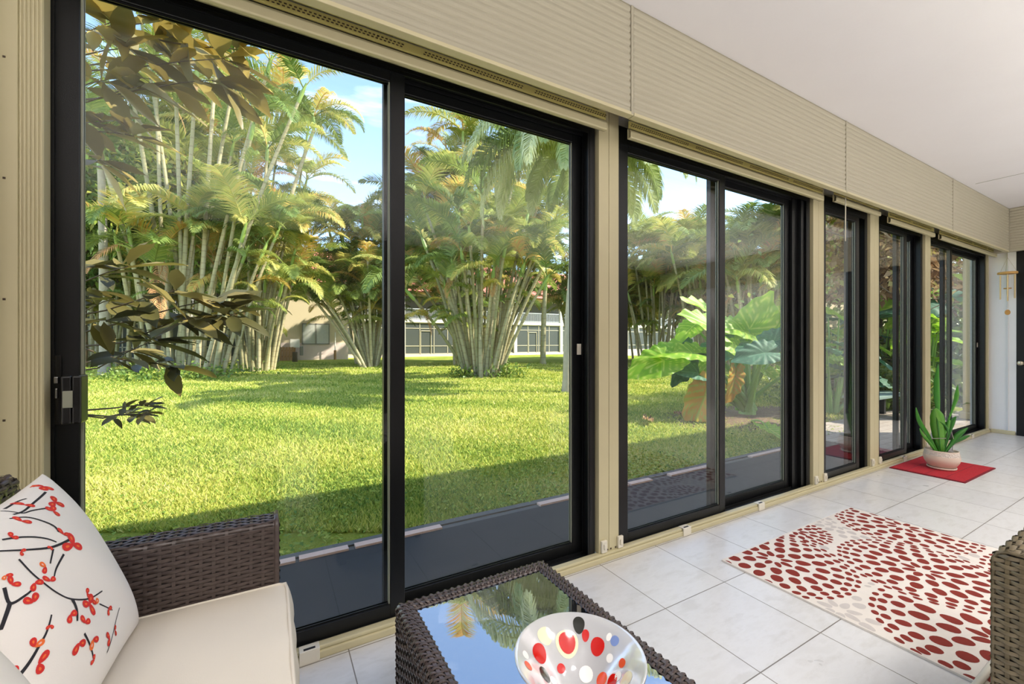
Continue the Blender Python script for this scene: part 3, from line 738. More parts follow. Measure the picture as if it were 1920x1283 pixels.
# ---- glass bowl
BC = Vector((0.565, 0.705, TZ - 0.008))
pr_in = [(0.012, 0.013), (0.03, 0.014), (0.045, 0.02), (0.06, 0.034), (0.078, 0.055), (0.098, 0.077), (0.116, 0.093), (0.130, 0.103)]
pr_out = [(0.136, 0.105), (0.136, 0.1), (0.122, 0.086), (0.103, 0.068), (0.083, 0.045), (0.064, 0.024), (0.048, 0.008), (0.046, 0.0), (0.0, 0.0)]
bw = MB(); bw.lathe([(0.0, 0.013)] + pr_in + [(0.134, 0.1055)] + pr_out, 64)
bowl = bw.build('glass_bowl', 'bowl'); bowl.location = BC
tag(bowl, 'frosted glass bowl with red, black and cream dots on the coffee table', 'bowl')
def bowl_pt(th, t):
    k = t * (len(pr_in) - 1); i = min(int(k), len(pr_in) - 2); f = k - i
    r = pr_in[i][0] * (1 - f) + pr_in[i + 1][0] * f; z = pr_in[i][1] * (1 - f) + pr_in[i + 1][1] * f
    return Vector((r * math.cos(th), r * math.sin(th), z)), r
DOTS = [(70.5, 0.63, 0.0, 'dot_cream', 0.0267, 0.28), (70.0, 0.64, 0.001, 'dot_red', 0.0197, 0.213), (52.0, 0.84, 0.0, 'dot_black', 0.0137, 0.245), (43.0, 0.72, 0.0, 'dot_red', 0.0085, 0.134), (99.0, 0.78, 0.0, 'dot_cream', 0.0195, 0.216), (121.5, 0.68, 0.0, 'dot_red', 0.0214, 0.199), (24.0, 0.65, 0.0, 'dot_red', 0.016, 0.186), (94.0, 0.42, 0.0, 'dot_red', 0.0108, 0.113), (140.5, 0.53, 0.0, 'dot_black', 0.0131, 0.174), (34.0, 0.32, 0.0, 'dot_white', 0.0153, 0.243), (5.0, 0.8, 0.0, 'dot_blue', 0.0106, 0.131), (0.0, 0.62, 0.0, 'dot_white', 0.0086, 0.087), (338.5, 0.69, 0.0, 'dot_orange', 0.01, 0.094), (156.5, 0.8, 0.0, 'dot_orange', 0.0106, 0.124), (353.5, 0.39, 0.0, 'dot_orange', 0.0122, 0.189), (328.0, 0.59, 0.0, 'dot_white', 0.0102, 0.098), (130.5, 0.39, 0.0, 'dot_white', 0.0087, 0.131), (13.5, 0.8, 0.0, 'dot_white', 0.0061, 0.105), (143.5, 0.84, 0.0, 'dot_white', 0.0092, 0.112), (196, 0.36, 0, 'dot_red', 0.012, 0.14), (210, 0.7, 0, 'dot_red', 0.018, 0.16), (235, 0.5, 0, 'dot_cream', 0.02, 0.2), (255, 0.75, 0, 'dot_black', 0.016, 0.15), (280, 0.55, 0, 'dot_red', 0.02, 0.2), (310, 0.7, 0, 'dot_cream', 0.02, 0.18), (330, 0.5, 0, 'dot_red', 0.015, 0.16)]
dm = MB(); mats = ['dot_red', 'dot_black', 'dot_white', 'dot_cream', 'dot_blue', 'dot_orange']
for a, t, lift, mt, hw, ht in DOTS:
    vs = []; n = 20; rings = 3
    for rr_ in range(rings + 1):
        for k in range(n):
            q = 2 * PI * k / n; f = rr_ / rings
            p0, r0 = bowl_pt(math.radians(a), t)
            tt = min(max(t + ht * 0.5 * math.sin(q) * f, 0.01), 0.99)
            p, r = bowl_pt(math.radians(a) + hw * math.cos(q) * f / max(r0, 0.02), tt)
            p2, _ = bowl_pt(math.atan2(p.y, p.x), max(tt - 0.03, 0)); tv = (p - p2).normalized(); cv = Vector((-math.sin(math.atan2(p.y, p.x)), math.cos(math.atan2(p.y, p.x)), 0))
            nn = cv.cross(tv).normalized()
            if nn.z < 0: nn = -nn
            vs.append(tuple(p + nn * (0.0007 + lift * 0.6)))
    fs = [(i * n + k, i * n + (k + 1) % n, (i + 1) * n + (k + 1) % n, (i + 1) * n + k) for i in range(rings) for k in range(n)]
    dm.add(vs, fs, mats.index(mt), True)
dm.build('painted_dots', mats, bowl)

# ---- armchair whose arm end shows at the picture's right edge
ac = empty('armchair', (1.98, 0.02, 0), 0, 'brown wicker armchair turned towards the coffee table beside the dahlia rug', 'chair')
def ac_part(mb, name, mats): o = mb.build(name, mats, ac); o.location = (-1.98, -0.02, 0); return o
for (y0, y1) in ((0.245, 0.345), (-0.36, -0.26)):
    a = MB(); x0, x1, zt = 1.655, 2.3, 0.655
    P = rounded([(0, y0, 0.04), (0, y0, zt), (0, y1, zt), (0, y1, 0.04)], 0.026)
    S, L = prof_surface(P, Vector((x0, 0, 0)), Vector((1, 0, 0)))
    sg = 1 if S(0.1, 0.2)[1].y < 0 else -1
    weave(a, lambda u, v: (S(u, v)[0], S(u, v)[1] * sg), x1 - x0, L, 0.03, 0.0125, 0.0036)
    def SF(u, v, H=zt - 0.044, r=0.026, W=y1 - y0):
        q = max(0, v - (H - r)); ins = r - math.sqrt(max(0, r * r - q * q)); return Vector((x0, y1 - ins - u / W * (W - 2 * ins), 0.04 + v)), Vector((-1, 0, 0))
    weave(a, SF, y1 - y0, zt - 0.046, 0.025, 0.0122, 0.0036, fill=0.44)
    a.tube([(x0 + 0.006, y0, 0.04), (x0 + 0.006, y0, zt - 0.026), (x0 + 0.006, y0 + 0.008, zt - 0.008), (x0 + 0.006, y0 + 0.026, zt), (x0 + 0.006, y1 - 0.026, zt), (x0 + 0.006, y1 - 0.008, zt - 0.008), (x0 + 0.006, y1, zt - 0.026), (x0 + 0.006, y1, 0.04)], 0.0055, 8)
    ac_part(a, 'arm', ['wicker_chair', 'wicker_under'])
a = MB(); P = rounded([(2.24, 0, 0.3), (2.28, 0, 0.84), (2.36, 0, 0.84), (2.36, 0, 0.1)], 0.025)
S, L = prof_surface(P, Vector((0, -0.36, 0)), Vector((0, 1, 0))); sg = 1 if S(0.1, 0.1)[1].x < 0 else -1
weave(a, lambda u, v: (S(u, v)[0], S(u, v)[1] * sg), 0.705, L, 0.04, 0.02); ac_part(a, 'backrest', ['wicker_chair', 'wicker_under'])
a = MB(); a.box(1.67, 2.3, -0.26, 0.245, 0.1, 0.29); ac_part(a, 'base', 'wicker_under')
a = MB(); a.box(1.64, 2.25, -0.255, 0.24, 0.292, 0.43); o = ac_part(a, 'seat_cushion', 'cushion'); bv = o.modifiers.new('bevel', 'BEVEL'); bv.width = 0.03; bv.segments = 4
for x, y in ((1.69, 0.29), (1.69, -0.31), (2.3, 0.29), (2.3, -0.31)):
    q = MB(); q.box(x - .02, x + .02, y - .02, y + .02, 0, 0.05); ac_part(q, 'leg', 'wicker_under')

# ---- dahlia rug
RX0, RX1, RY0, RY1, RZ = 2.148, 3.636, -0.75, 1.452, 0.009
def clip(poly):
    def cut(P, ax, val, keep_less):
        o = []
        for i in range(len(P)):
            a, b = P[i], P[(i + 1) % len(P)]
            ia = a[ax] <= val if keep_less else a[ax] >= val; ib = b[ax] <= val if keep_less else b[ax] >= val
            if ia: o.append(a)
            if ia != ib:
                t = (val - a[ax]) / (b[ax] - a[ax]); o.append((a[0] + (b[0] - a[0]) * t, a[1] + (b[1] - a[1]) * t))
        return o
    for ax, val, less in ((0, RX0 + .008, False), (0, RX1 - .008, True), (1, RY0 + .008, False), (1, RY1 - .008, True)):
        poly = cut(poly, ax, val, less)
        if len(poly) < 3: return []
    return poly
rug = MB(); rug.box(RX0, RX1, RY0, RY1, 0.0005, RZ, 0)
heads = [(2.403, 1.3115, .37), (2.951, .862, .36), (3.544, 1.13, .36), (2.52, .50, .41), (2.88, 1.44, .20), (3.42, .36, .40), (2.3, -.35, .34), (3.0, -.1, .33), (3.5, -.52, .34), (2.72, -.66, .25)]
zz = [RZ + 0.0004]
def petal_poly(cx, cy, ang, r0, ln, wd, tail):
    poly = []
    for k in range(16):
        t = 2 * PI * k / 16; x = r0 + ln * (0.5 - 0.5 * math.cos(t)); y = wd * 0.5 * math.copysign(abs(math.sin(t)) ** .92, math.sin(t)) * (1 - 0.45 * tail * ((x - r0) / ln - 0.5) * 2)
        x2 = x + 0; poly.append((cx + x2 * math.cos(ang) - y * math.sin(ang), cy + x2 * math.sin(ang) + y * math.cos(ang)))
    return poly
def dahlia(cx, cy, Rr, mi, others=()):
    rings = [(0.09, 0.165, 8), (0.275, 0.195, 11), (0.49, 0.185, 17), (0.69, 0.135, 24), (0.835, 0.09, 32), (0.93, 0.065, 40)] if Rr > .25 else [(0.1, 0.26, 7), (0.36, 0.25, 12), (0.6, 0.2, 19), (0.8, 0.16, 28)]
    for q, (r0, ln, n) in enumerate(rings):
        for k in range(n):
            a = 2 * PI * (k + 0.5 * (q % 2)) / n + R.uniform(-.15, .15) / n; rr0 = Rr * (r0 + R.uniform(-.008, .008)); l = Rr * ln * R.uniform(.9, 1.02)
            wd = 2 * PI * (rr0 + l * 0.5) / n * (0.74 if q < 3 else 0.66) * R.uniform(.85, 1.0)
            pc = (cx + (rr0 + l / 2) * math.cos(a), cy + (rr0 + l / 2) * math.sin(a))
            if any(math.hypot(pc[0] - ox, pc[1] - oy) < orr * 1.03 for ox, oy, orr in others): continue
            poly = clip(petal_poly(cx, cy, a, rr0, l, wd, 0.5 if q < 2 else 0.2))
            if poly: zz[0] += 1e-7; rug.add([(x, y, zz[0]) for x, y in poly], [tuple(range(len(poly)))], mi)
for i, (x, y, r_) in enumerate(heads): dahlia(x, y, r_, 1, heads[:i])
greys = [(2.72, 1.16, .30), (2.2, .92, .24), (3.25, .72, .3), (3.2, 1.35, .3), (2.95, .3, .3), (2.35, .05, .3), (3.55, -.05, .3), (2.75, -.35, .3)]
for i, (x, y, r_) in enumerate(greys): dahlia(x, y, r_, 2, heads + greys[:i])
rg = rug.build('area_rug', ['rug_cream', 'rug_red', 'rug_grey']); tag(rg, 'cream area rug with dark red dahlia heads lying on the tile floor', 'rug')

# ---- red mat with the potted plant
mm = MB()
mx0, mx1, my0, my1 = 5.12, 5.965, 1.225, 1.735
mm.box(mx0, mx1, my0, my1, 0.0005, 0.008, 1); mm.box(mx0 + .012, mx1 - .012, my0 + .012, my1 - .012, 0.008, 0.011, 0)
for k in range(1, 4): mm.box(mx0 + .012, mx1 - .012, my0 + k * .13 - .002, my0 + k * .13 + .002, 0.011, 0.0115, 1)
tag(mm.build('door_mat', ['mat_red', 'mat_edge'], bevel=0.002), 'small crimson door mat under the potted plant beside the far glass doors', 'mat')
PX, PY = 5.49, 1.47
KR, KZ = .73, .78
sq = lambda P: [(r_ * KR, z_ * KZ) for r_, z_ in P]
pot = empty('potted_plant', (PX, PY, 0.0115), 0, 'strappy green house plant in a round cream pot on the red mat', 'plant')
q = MB(); q.lathe(sq([(0, 0), (.125, 0), (.14, .012), (.142, .026), (.13, .026), (.128, .012), (0, .01)]), 48); q.build('saucer', 'pot', pot)
q = MB(); q.lathe(sq([(0, .012), (.105, .012), (.135, .04), (.165, .09), (.176, .13), (.172, .165)]), 48); q.lathe(sq([(.172, .165), (.166, .19), (.16, .212)]), 48, m=1); q.lathe(sq([(.16, .212), (.164, .222), (.155, .226), (.148, .215), (.148, .19), (0, .19)]), 48)
q.build('pot', ['pot', 'pot_relief'], pot)
q = MB(); q.lathe(sq([(.148, .192), (.08, .2), (0, .203)]), 24); q.build('soil', 'potsoil', pot)
def strap_leaf(name, pts, widths, mat, parent, side, tone0=0.5):
    m = MB(); pts = [Vector(p) for p in pts]; n = 14; T = []
    def P(t):
        k = t * (len(pts) - 1); i = min(int(k), len(pts) - 2); f = k - i
        p0 = pts[max(i - 1, 0)]; p1 = pts[i]; p2 = pts[i + 1]; p3 = pts[min(i + 2, len(pts) - 1)]
        return 0.5 * (2 * p1 + (p2 - p0) * f + (2 * p0 - 5 * p1 + 4 * p2 - p3) * f * f + (3 * p1 - p0 - 3 * p2 + p3) * f ** 3)
    vs = []
    for i in range(n + 1):
        t = i / n; p = P(t); tg = (P(min(1, t + .02)) - P(max(0, t - .02))).normalized(); sd = (side - tg * side.dot(tg)).normalized(); nn = sd.cross(tg)
        k = t * (len(widths) - 1); a = min(int(k), len(widths) - 2); w_ = widths[a] + (widths[a + 1] - widths[a]) * (k - a)
        for s_, d_ in ((-1, .25), (-.5, .06), (0, 0), (.5, .06), (1, .25)): vs.append(tuple(p + sd * w_ * .5 * s_ - nn * w_ * d_)); T.append(min(1, max(0, tone0 + (0.25 if s_ == 0 else 0) + R.uniform(-.06, .06))))
    m.add(vs, [(i * 5 + j, i * 5 + j + 1, (i + 1) * 5 + j + 1, (i + 1) * 5 + j) for i in range(n) for j in range(4)], 0, True); m.T = T
    o = m.build(name, mat, parent); so = o.modifiers.new('solid', 'SOLIDIFY'); so.thickness = 0.0015; return o
rt = RT; fw = FW; up = Vector((0, 0, 1))
def L2(r_, z, f=0.0): return rt * r_ + fw * f + up * z
LV = [([(0, .2), (-.045, .4), (-.05, .62), (-.055, .80), (-.06, .995)], [.02, .022, .05, .085, .075, .008], .35), ([(.03, .2), (.06, .42), (.12, .58), (.16, .68), (.155, .80)], [.02, .02, .03, .06, .07, .008], .5),
      ([(-.03, .2), (-.10, .33), (-.16, .45), (-.21, .58)], [.03, .06, .085, .075, .01], .4), ([(0, .2), (-.04, .35), (-.06, .48), (-.09, .58)], [.04, .09, .11, .10, .02], .75),
      ([(-.04, .2), (-.11, .26), (-.17, .33), (-.205, .39)], [.02, .035, .04, .03, .006], .55), ([(.02, .2), (.03, .28), (.03, .35), (.02, .38)], [.02, .08, .09, .05], .6),
      ([(.03, .2), (.1, .26), (.15, .34), (.22, .40)], [.02, .03, .05, .045, .006], .2), ([(.04, .2), (.12, .25), (.2, .29), (.27, .32)], [.015, .03, .045, .04, .005], .1),
      ([(.02, .2), (.05, .3), (.075, .38), (.09, .45)], [.015, .03, .08, .085, .01], .2), ([(.0, .2), (.05, .34), (.02, .42), (-.05, .46)], [.01, .015, .05, .04, .004], .15), ([(.03, .2), (.09, .36), (.12, .44), (.14, .50)], [.01, .02, .07, .07, .01], .1), ([(.0, .2), (-.02, .26), (-.0, .30), (.05, .28)], [.02, .05, .06, .01], .3), ([(-.02, .2), (.0, .3), (.04, .38), (.05, .47)], [.02, .04, .05, .02], .5)]
for i, (pp_, ww, tn) in enumerate(LV):
    pts = [L2(a * (.8 if z < .25 else 1), (z if z > .21 else .15) - .0115, (i % 3 - 1) * 0.03 * min(1, (z - .2) * 4)) for a, z in pp_]
    strap_leaf('leaf', pts, ww, 'house_leaf', pot, (rt * 0.9 + fw * R.uniform(-.6, .6)).normalized(), tn)
q = MB(); q.tube([tuple(L2(.1, .17)), tuple(L2(.11, .28)), tuple(L2(.10, .38, .02))], .003, 6); q.tube([tuple(L2(-.12, .285, -.02)), tuple(L2(.02, .287, -.02))], .003, 6); q.build('stake', 'util_grey', pot)

# ---- wind chime in the far corner
WX, WY = 8.2, 1.582
wc = empty('wind_chime', (WX, WY, 1.58), 0, 'bamboo and metal wind chime hanging in the far corner by the end wall', 'wind chime')
q = MB(); q.lathe([(0, .49), (.088, .49), (.09, .5), (.088, .515), (.02, .52), (0, .52)], 32); q.build('top_disc', 'bamboo', wc)
q = MB()
for k in range(3):
    a = 2 * PI * k / 3 + .4; q.tube([(.078 * math.cos(a), .078 * math.sin(a), .52), (0, 0, .70)], .0018, 5)
q.tube([(0, 0, .70), (0, 0, .768)], .002, 5); q.tube([(0, 0, .49), (0, 0, .05)], .0015, 5); q.build('string', 'string', wc)
for k in range(6):
    a = 2 * PI * k / 6 + .2; x, y = .07 * math.cos(a), .07 * math.sin(a); l = (.24, .30, .27, .33, .22, .29)[k]
    q = MB(); q.tube([(x, y, .47), (x, y, .47 - l)], .0075, 12); q.tube([(x, y, .49), (x, y, .47)], .0012, 5); q.build('tube', 'chime_tube', wc)
q = MB(); q.lathe([(0, .3), (.035, .3), (.035, .312), (0, .312)], 20); q.build('striker', 'bamboo', wc)
q = MB(); q.tube([tuple(RT.cross(up) * -.004), tuple(RT.cross(up) * .004)], .034, 24); q.build('sail', 'bamboo', wc)

q = MB(); q.tube([(1.93, .477, .0215), (2.2, .478, .0215), (2.5, .479, .0215)], .011, 12); tag(q.build('white_rod', 'plastic_white'), 'thin white rod lying on the rug just beside the armchair', 'rod')

# ================================================================= OUTSIDE
GZ = -0.10
def V3(*a): return np.array(a, float)
# ground
b = MB()
def lawn_pt(u, v):
    x = -45 + 115 * u; y = 2.86 + 62 * v ** 2.2
    return (x, y, GZ + 0.03 * math.sin(x * .31 + 1) * math.sin(y * .27) * min(1, (y - 2.86) / 3) - 0.004)
b.grid(lawn_pt, 120, 90)
lawn = b.build('lawn', 'lawn'); struct(lawn)
struct(boxo('patio_strip', -6, 6.2, 1.93, 2.74, -0.3, -0.07, 'slab_dark'))
b = MB(); b.box(-6, 6.2, 2.80, 2.86, -0.3, -0.065, 0)
for x0, x1 in ((-.9, .13), (.15, .42), (.46, 1.02), (1.82, 2.75), (2.78, 3.05), (3.3, 4.0), (4.6, 6.1)): b.box(x0, x1, 2.742, 2.798, -0.2, -0.058, 1)
b.box(-6, 6.2, 2.742, 2.798, -0.3, -0.075, 0)
struct(b.build('lawn_edging', ['kerb_dark', 'edge_pink']))
struct(boxo('brick_patio', 6.2, 12.4, 1.97, 3.35, -0.3, -0.06, 'paver'))
# grass blades: density falls off with distance from the house
def grass_patch():
    n = 300000
    # wedge seen from the room: sample distance with density ~ 1/d
    u = NR.random(n); d = 2.9 * (26 / 2.9) ** (u ** 1.15)
    a = NR.uniform(-1.28, 0.78, n)
    X = d * (FW.x + RT.x * a); Y = d * (FW.y + RT.y * a)
    ok = (Y > 2.87) & (Y < 30) & ~((X > 6.0) & (Y < 3.4)); X, Y, d = X[ok], Y[ok], d[ok]; n = len(X)
    h = NR.uniform(.022, .05, n) * (1 + d * .03); w = 0.0032 * (1 + d * .42); th = NR.uniform(0, 2 * PI, n); ln = NR.uniform(.3, 1.1, n) * h
    z0 = GZ + 0.03 * np.sin(X * .31 + 1) * np.sin(Y * .27) * np.minimum(1, (Y - 2.86) / 3) - .006
    cx, sy = np.cos(th), np.sin(th); la = NR.uniform(0, 2 * PI, n)
    A = np.stack([X - cx * w, Y - sy * w, z0], 1); B = np.stack([X + cx * w, Y + sy * w, z0], 1)
    C = np.stack([X + np.cos(la) * ln, Y + np.sin(la) * ln, z0 + h], 1)
    patch = 0.5 + 0.22 * np.sin(X * .9 + 2 * np.sin(Y * .7)) * np.sin(Y * 1.1 + X * .4) + 0.12 * np.sin(X * 3.1 + Y * 2.3)
    tone = np.clip(patch * .75 + NR.normal(0, .2, n) + .12, 0, 1)
    V1 = np.stack([A, B, C], 1).reshape(-1, 3); F1 = np.arange(n * 3).reshape(-1, 3); T1 = np.repeat(tone, 3)
    # broad clover and weed leaves close to the house
    m = 26000; X = NR.uniform(-2.2, 7.4, m); Y = 2.88 + 3.4 * NR.random(m) ** 1.6; k = (0.5 + .5 * np.sin(X * 2.2 + Y) * np.sin(Y * 3 - X * 1.3)) > NR.random(m) * .9
    X, Y = X[k], Y[k]; m = len(X)
    Dv = unit(m); Dv[:, 2] = np.abs(Dv[:, 2]) * .4 + .12; N = unit(m) * .35; N[:, 2] += 1
    V2, F2, T2 = leaf_cloud(np.stack([X, Y, np.full(m, GZ + .012) + NR.uniform(0, .025, m)], 1), Dv, N, NR.uniform(.025, .05, m), NR.uniform(.016, .03, m), np.clip(NR.normal(.25, .15, m), 0, 1))
    return np_mesh('lawn_grass', np.concatenate([V1, V2]), [F1, F2[0] + len(V1)], 'grass', np.concatenate([T1, T2]))
g = link('lawn_grass', grass_patch()); tag(g, 'sunlit yellow green lawn grass between the glass doors and the palms', 'grass', kind='stuff')

# ---------------------------------------------------------------- palm pieces (shared meshes)
def frond_mesh(name, Lf, th0, th1, nl, ll, drop, mat, seed, w=0.034, flat=0.55):
    """pinnate leaf arching from the +Z side over to +X"""
    rr = np.random.default_rng(seed); ns = 22
    P = [V3(0, 0, 0)]; Tn = []
    for i in range(ns):
        th = th0 + (th1 - th0) * (i / ns) ** 1.25
        t = V3(math.sin(th), 0.0, math.cos(th)); Tn.append(t); P.append(P[-1] + t * Lf / ns)
    Tn.append(Tn[-1]); P = np.array(P); Tn = np.array(Tn)
    V = []; F4 = []; F3 = []; tone = []
    for i in range(ns):                                       # mid rib: a thin three-sided tube
        r0 = .02 * (1 - i / ns) + .004; r1 = .02 * (1 - (i + 1) / ns) + .004; bse = len(V)
        for p, t, r in ((P[i], Tn[i], r0), (P[i + 1], Tn[i + 1], r1)):
            n = V3(-t[2], 0, t[0])
            for q in range(3): V.append(p + (V3(0, 1, 0) * math.cos(q * 2.094) + n * math.sin(q * 2.094)) * r); tone.append(.7)
        for q in range(3): F4.append((bse + q, bse + (q + 1) % 3, bse + 3 + (q + 1) % 3, bse + 3 + q))
    for k in range(nl):
        s = .14 + .86 * k / (nl - 1); f = s * ns; i = min(int(f), ns - 1); p = P[i] + (P[i + 1] - P[i]) * (f - i); t = Tn[i]; n = V3(-t[2], 0, t[0])
        prof = math.sin(PI * min(1, (s * .86 + .12))) ** .7
        for sd in (-1, 1):
            fwd = .55 + .5 * s + rr.normal(0, .06); up_ = flat * rr.uniform(.3, 1.1)
            d = V3(0, sd, 0) + t * fwd + n * up_; d /= np.linalg.norm(d); l = ll * prof * rr.uniform(.88, 1.08)
            d2 = d + V3(0, 0, -1) * drop * rr.uniform(.7, 1.3); d2 /= np.linalg.norm(d2)
            sidev = np.cross(d, n); sidev /= np.linalg.norm(sidev); ww = w * rr.uniform(.8, 1.15)
            a = p; m_ = p + d * l * .45; e = m_ + d2 * l * .55
            bse = len(V); V += [a - sidev * ww * .3, a + sidev * ww * .3, m_ + sidev * ww * .5, m_ - sidev * ww * .5, e]; tt = rr.uniform(0, 1); tone += [tt] * 5
            F4.append((bse, bse + 1, bse + 2, bse + 3)); F3.append((bse + 3, bse + 2, bse + 4))
    return np_mesh(name, np.array(V), [np.array(F4), np.array(F3)], mat, np.array(tone))
FR_UP = [frond_mesh('frond', 2.6, R.uniform(.15, .4), R.uniform(1.7, 2.2), 64, .68, R.uniform(.35, .7), 'frond', 100 + i, .04) for i in range(6)]
FR_SIDE = [frond_mesh('frond', 2.5, R.uniform(.6, .9), R.uniform(2.2, 2.7), 64, .64, R.uniform(.6, 1.0), 'frond', 200 + i, .04) for i in range(5)]
FR_DEAD = [frond_mesh('dead_frond', 1.9, R.uniform(1.9, 2.3), R.uniform(2.9, 3.2), 24, .45, 1.2, 'frond_dead', 300 + i, .036, .15) for i in range(3)]
FR_QUEEN = [frond_mesh('frond', 3.6, R.uniform(.7, 1.1), R.uniform(2.6, 3.0), 90, .8, R.uniform(1.6, 2.4), 'frond_sunlit', 400 + i, .04, .5) for i in range(5)]

def put_frond(me, parent, loc, az, tilt, sc, name='frond'):
    o = link(name, me, parent); o.location = loc; o.rotation_euler = (R.uniform(-.25, .25), tilt, az); o.scale = (sc, sc * R.uniform(.9, 1.1), sc); return o
def cane(parent, pts, r0, r1, name='cane', mat='cane', n=7):
    m = MB(); pts = [Vector(p) for p in pts]; k = 8; P = []
    for i in range(k + 1):
        t = i / k; a = pts[0].lerp(pts[1], t); b2 = pts[1].lerp(pts[2], t); P.append(a.lerp(b2, t))
    m.tube(P, [r0 + (r1 - r0) * i / k for i in range(k + 1)], n); return m.build(name, mat, parent), P
def areca(label, base, canes, nfr, seed, scale=1.0, dead=0.06, shaft=True, group='areca palm clumps across the lawn', r=(.085, .055), skirt=24):
    """canes: list of (base dx, base dy, tip dx, tip dy, tip z); fronds spread from every tip"""
    rr = random.Random(seed)
    root = empty('palm_clump', tuple(base), 0, label, 'palm tree', group)
    tips = []; nfr = min(nfr, 100 - skirt); low = []
    for (bx, by, tx, ty, tz) in canes:
        midp = Vector((bx + (tx - bx) * .42, by + (ty - by) * .42, tz * .55))
        o, P = cane(root, [(bx, by, -.1), midp, (tx, ty, tz)], r[0] * rr.uniform(.8, 1.15), r[1])
        tips.append((P[-1], (P[-1] - P[-2]).normalized())); low.append(P)
        if shaft and len(tips) <= 30:
            m = MB(); p, d = tips[-1]; m.tube([p - d * .05, p + d * .35 * scale, p + d * .75 * scale], [.066, .07, .03], 7); m.build('crownshaft', 'crownshaft', root)
    per = nfr / max(1, len(tips)); acc = 0.0; cnt = 0; dd = 0
    for p, d in tips:
        acc += per; k = int(acc); acc -= k
        a0 = rr.uniform(0, 6.28)
        for q in range(k):
            if cnt >= 100: break
            young = q == 0
            me = rr.choice(FR_UP if (young or rr.random() < .55) else FR_SIDE)
            put_frond(me, root, p + d * .5 * scale, a0 + q * 2.4 + rr.uniform(-.3, .3), rr.uniform(-.15, .25) + (0 if young else .12), scale * rr.uniform(1.0, 1.45)); cnt += 1
        if rr.random() < dead * 4 and dd < 40:
            put_frond(rr.choice(FR_DEAD), root, p + d * .05, rr.uniform(0, 6.28), 0.0, scale * rr.uniform(.7, 1.1), 'dead_frond'); dd += 1
    for q in range(skirt):
        P = rr.choice(low); p = P[rr.randint(4, 7)]; out = math.atan2(p.y, p.x) + rr.uniform(-.9, .9)
        put_frond(rr.choice(FR_SIDE), root, p, out, rr.uniform(0, .3), scale * rr.uniform(.55, .85))
    return root
def px_canes(base, d, rows):
    """rows of (base px, tip px, tip py) measured at depth d, turned into offsets from the base"""
    out = []
    for bx, tx, ty in rows:
        dd = d + R.uniform(-1.1, 1.1); B = ground(bx, d + R.uniform(-.5, .5), GZ); T = at(tx, ty, dd); out.append((B.x - base.x, B.y - base.y, T.x - base.x, T.y - base.y, T.z - base.z))
    return out
# nearest clump at the left: tall pale canes and a mass of shorter ones
B = ground(335, 16.4, GZ)
tall = [(310, 292, 165), (335, 368, 150), (352, 440, 150), (362, 500, 140), (300, 180, 265), (345, 325, 40), (380, 560, 190), (328, 225, 60), (395, 470, 260), (300, 130, 120), (370, 410, 60), (355, 262, 20)]
low = [(262 + 14 * i, 225 + 24 * i + R.uniform(-18, 18), R.uniform(440, 560)) for i in range(13)]
areca('tall palm clump with pale leaning canes at the left of the lawn', B, px_canes(B, 16.4, tall + low), 96, 1, .95, .10)
B = ground(480, 19, GZ)
areca('shorter dark palm clump with upright canes just behind the tall leaning canes', B, px_canes(B, 19, [(452 + 5.5 * i, 425 + 11.5 * i + R.uniform(-10, 10), R.uniform(450, 570)) for i in range(12)] + [(480, 500, 300), (490, 540, 430), (470, 530, 450)]), 84, 2, .9, .06)
B = ground(690, 25, GZ)
areca('slender palm clump with a fan of thin canes in front of the far beige wall', B, px_canes(B, 25, [(668 + 3.5 * i, 628 + 13 * i + R.uniform(-8, 8), R.uniform(450, 540)) for i in range(12)] + [(672, 612, 555), (690, 680, 430), (696, 745, 440), (684, 640, 450)]), 90, 3, 1.0, .04, r=(.075, .055))
B = ground(905, 16, GZ)
areca('broad palm clump fanning out of one base in the middle of the lawn', B, px_canes(B, 16, [(872 + 5 * i, 806 + 16 * i + R.uniform(-9, 9), R.uniform(455, 560)) for i in range(13)] + [(902, 905, 385), (890, 860, 420), (885, 800, 400), (910, 960, 350), (925, 985, 420), (930, 1030, 480), (878, 775, 560), (935, 1015, 540)]), 92, 4, .78, .07, r=(.08, .05))
B = ground(872, 23, GZ)
areca('yellow green palms rising behind the left side of the middle clump', B, px_canes(B, 23, [(860, 800, 385), (862, 815, 370), (864, 840, 390), (866, 780, 410), (868, 868, 265), (870, 890, 280), (872, 828, 430), (874, 850, 470), (876, 800, 470), (878, 780, 520), (880, 870, 520), (882, 905, 440)]), 76, 5, 1.0, .05)
B = ground(935, 26, GZ)
areca('dense palms behind the right side of the middle clump', B, px_canes(B, 26, [(920, 940, 330), (922, 980, 300), (924, 1010, 350), (926, 1040, 300), (928, 1060, 400), (930, 1080, 330), (932, 950, 430), (934, 1000, 450)]), 60, 6, 1.1, .05)
B = ground(1240, 27, GZ)
areca('dark palm clump behind the lawn plant, seen through the second doors', B, px_canes(B, 27, [(1200 + 7 * i, 1170 + 13 * i + R.uniform(-8, 8), R.uniform(470, 570)) for i in range(12)] + [(1230, 1215, 470), (1250, 1270, 480), (1245, 1240, 500)]), 88, 7, 1.1, .06)
B = ground(1335, 23, GZ)
areca('palm clump left of the dark meeting stile, behind the big green leaves', B, px_canes(B, 23, [(1300 + 8 * i, 1265 + 17 * i + R.uniform(-8, 8), R.uniform(480, 560)) for i in range(9)] + [(1320, 1300, 480), (1340, 1345, 490)]), 70, 8, .95, .07)
B = ground(1425, 20, GZ)
areca('golden green palm clump above the elephant ear leaves', B, px_canes(B, 20, [(1390 + 8 * i, 1365 + 19 * i + R.uniform(-8, 8), R.uniform(490, 560)) for i in range(9)] + [(1410, 1400, 480), (1430, 1440, 490), (1440, 1470, 490), (1400, 1380, 490)]), 92, 9, .92, .12)
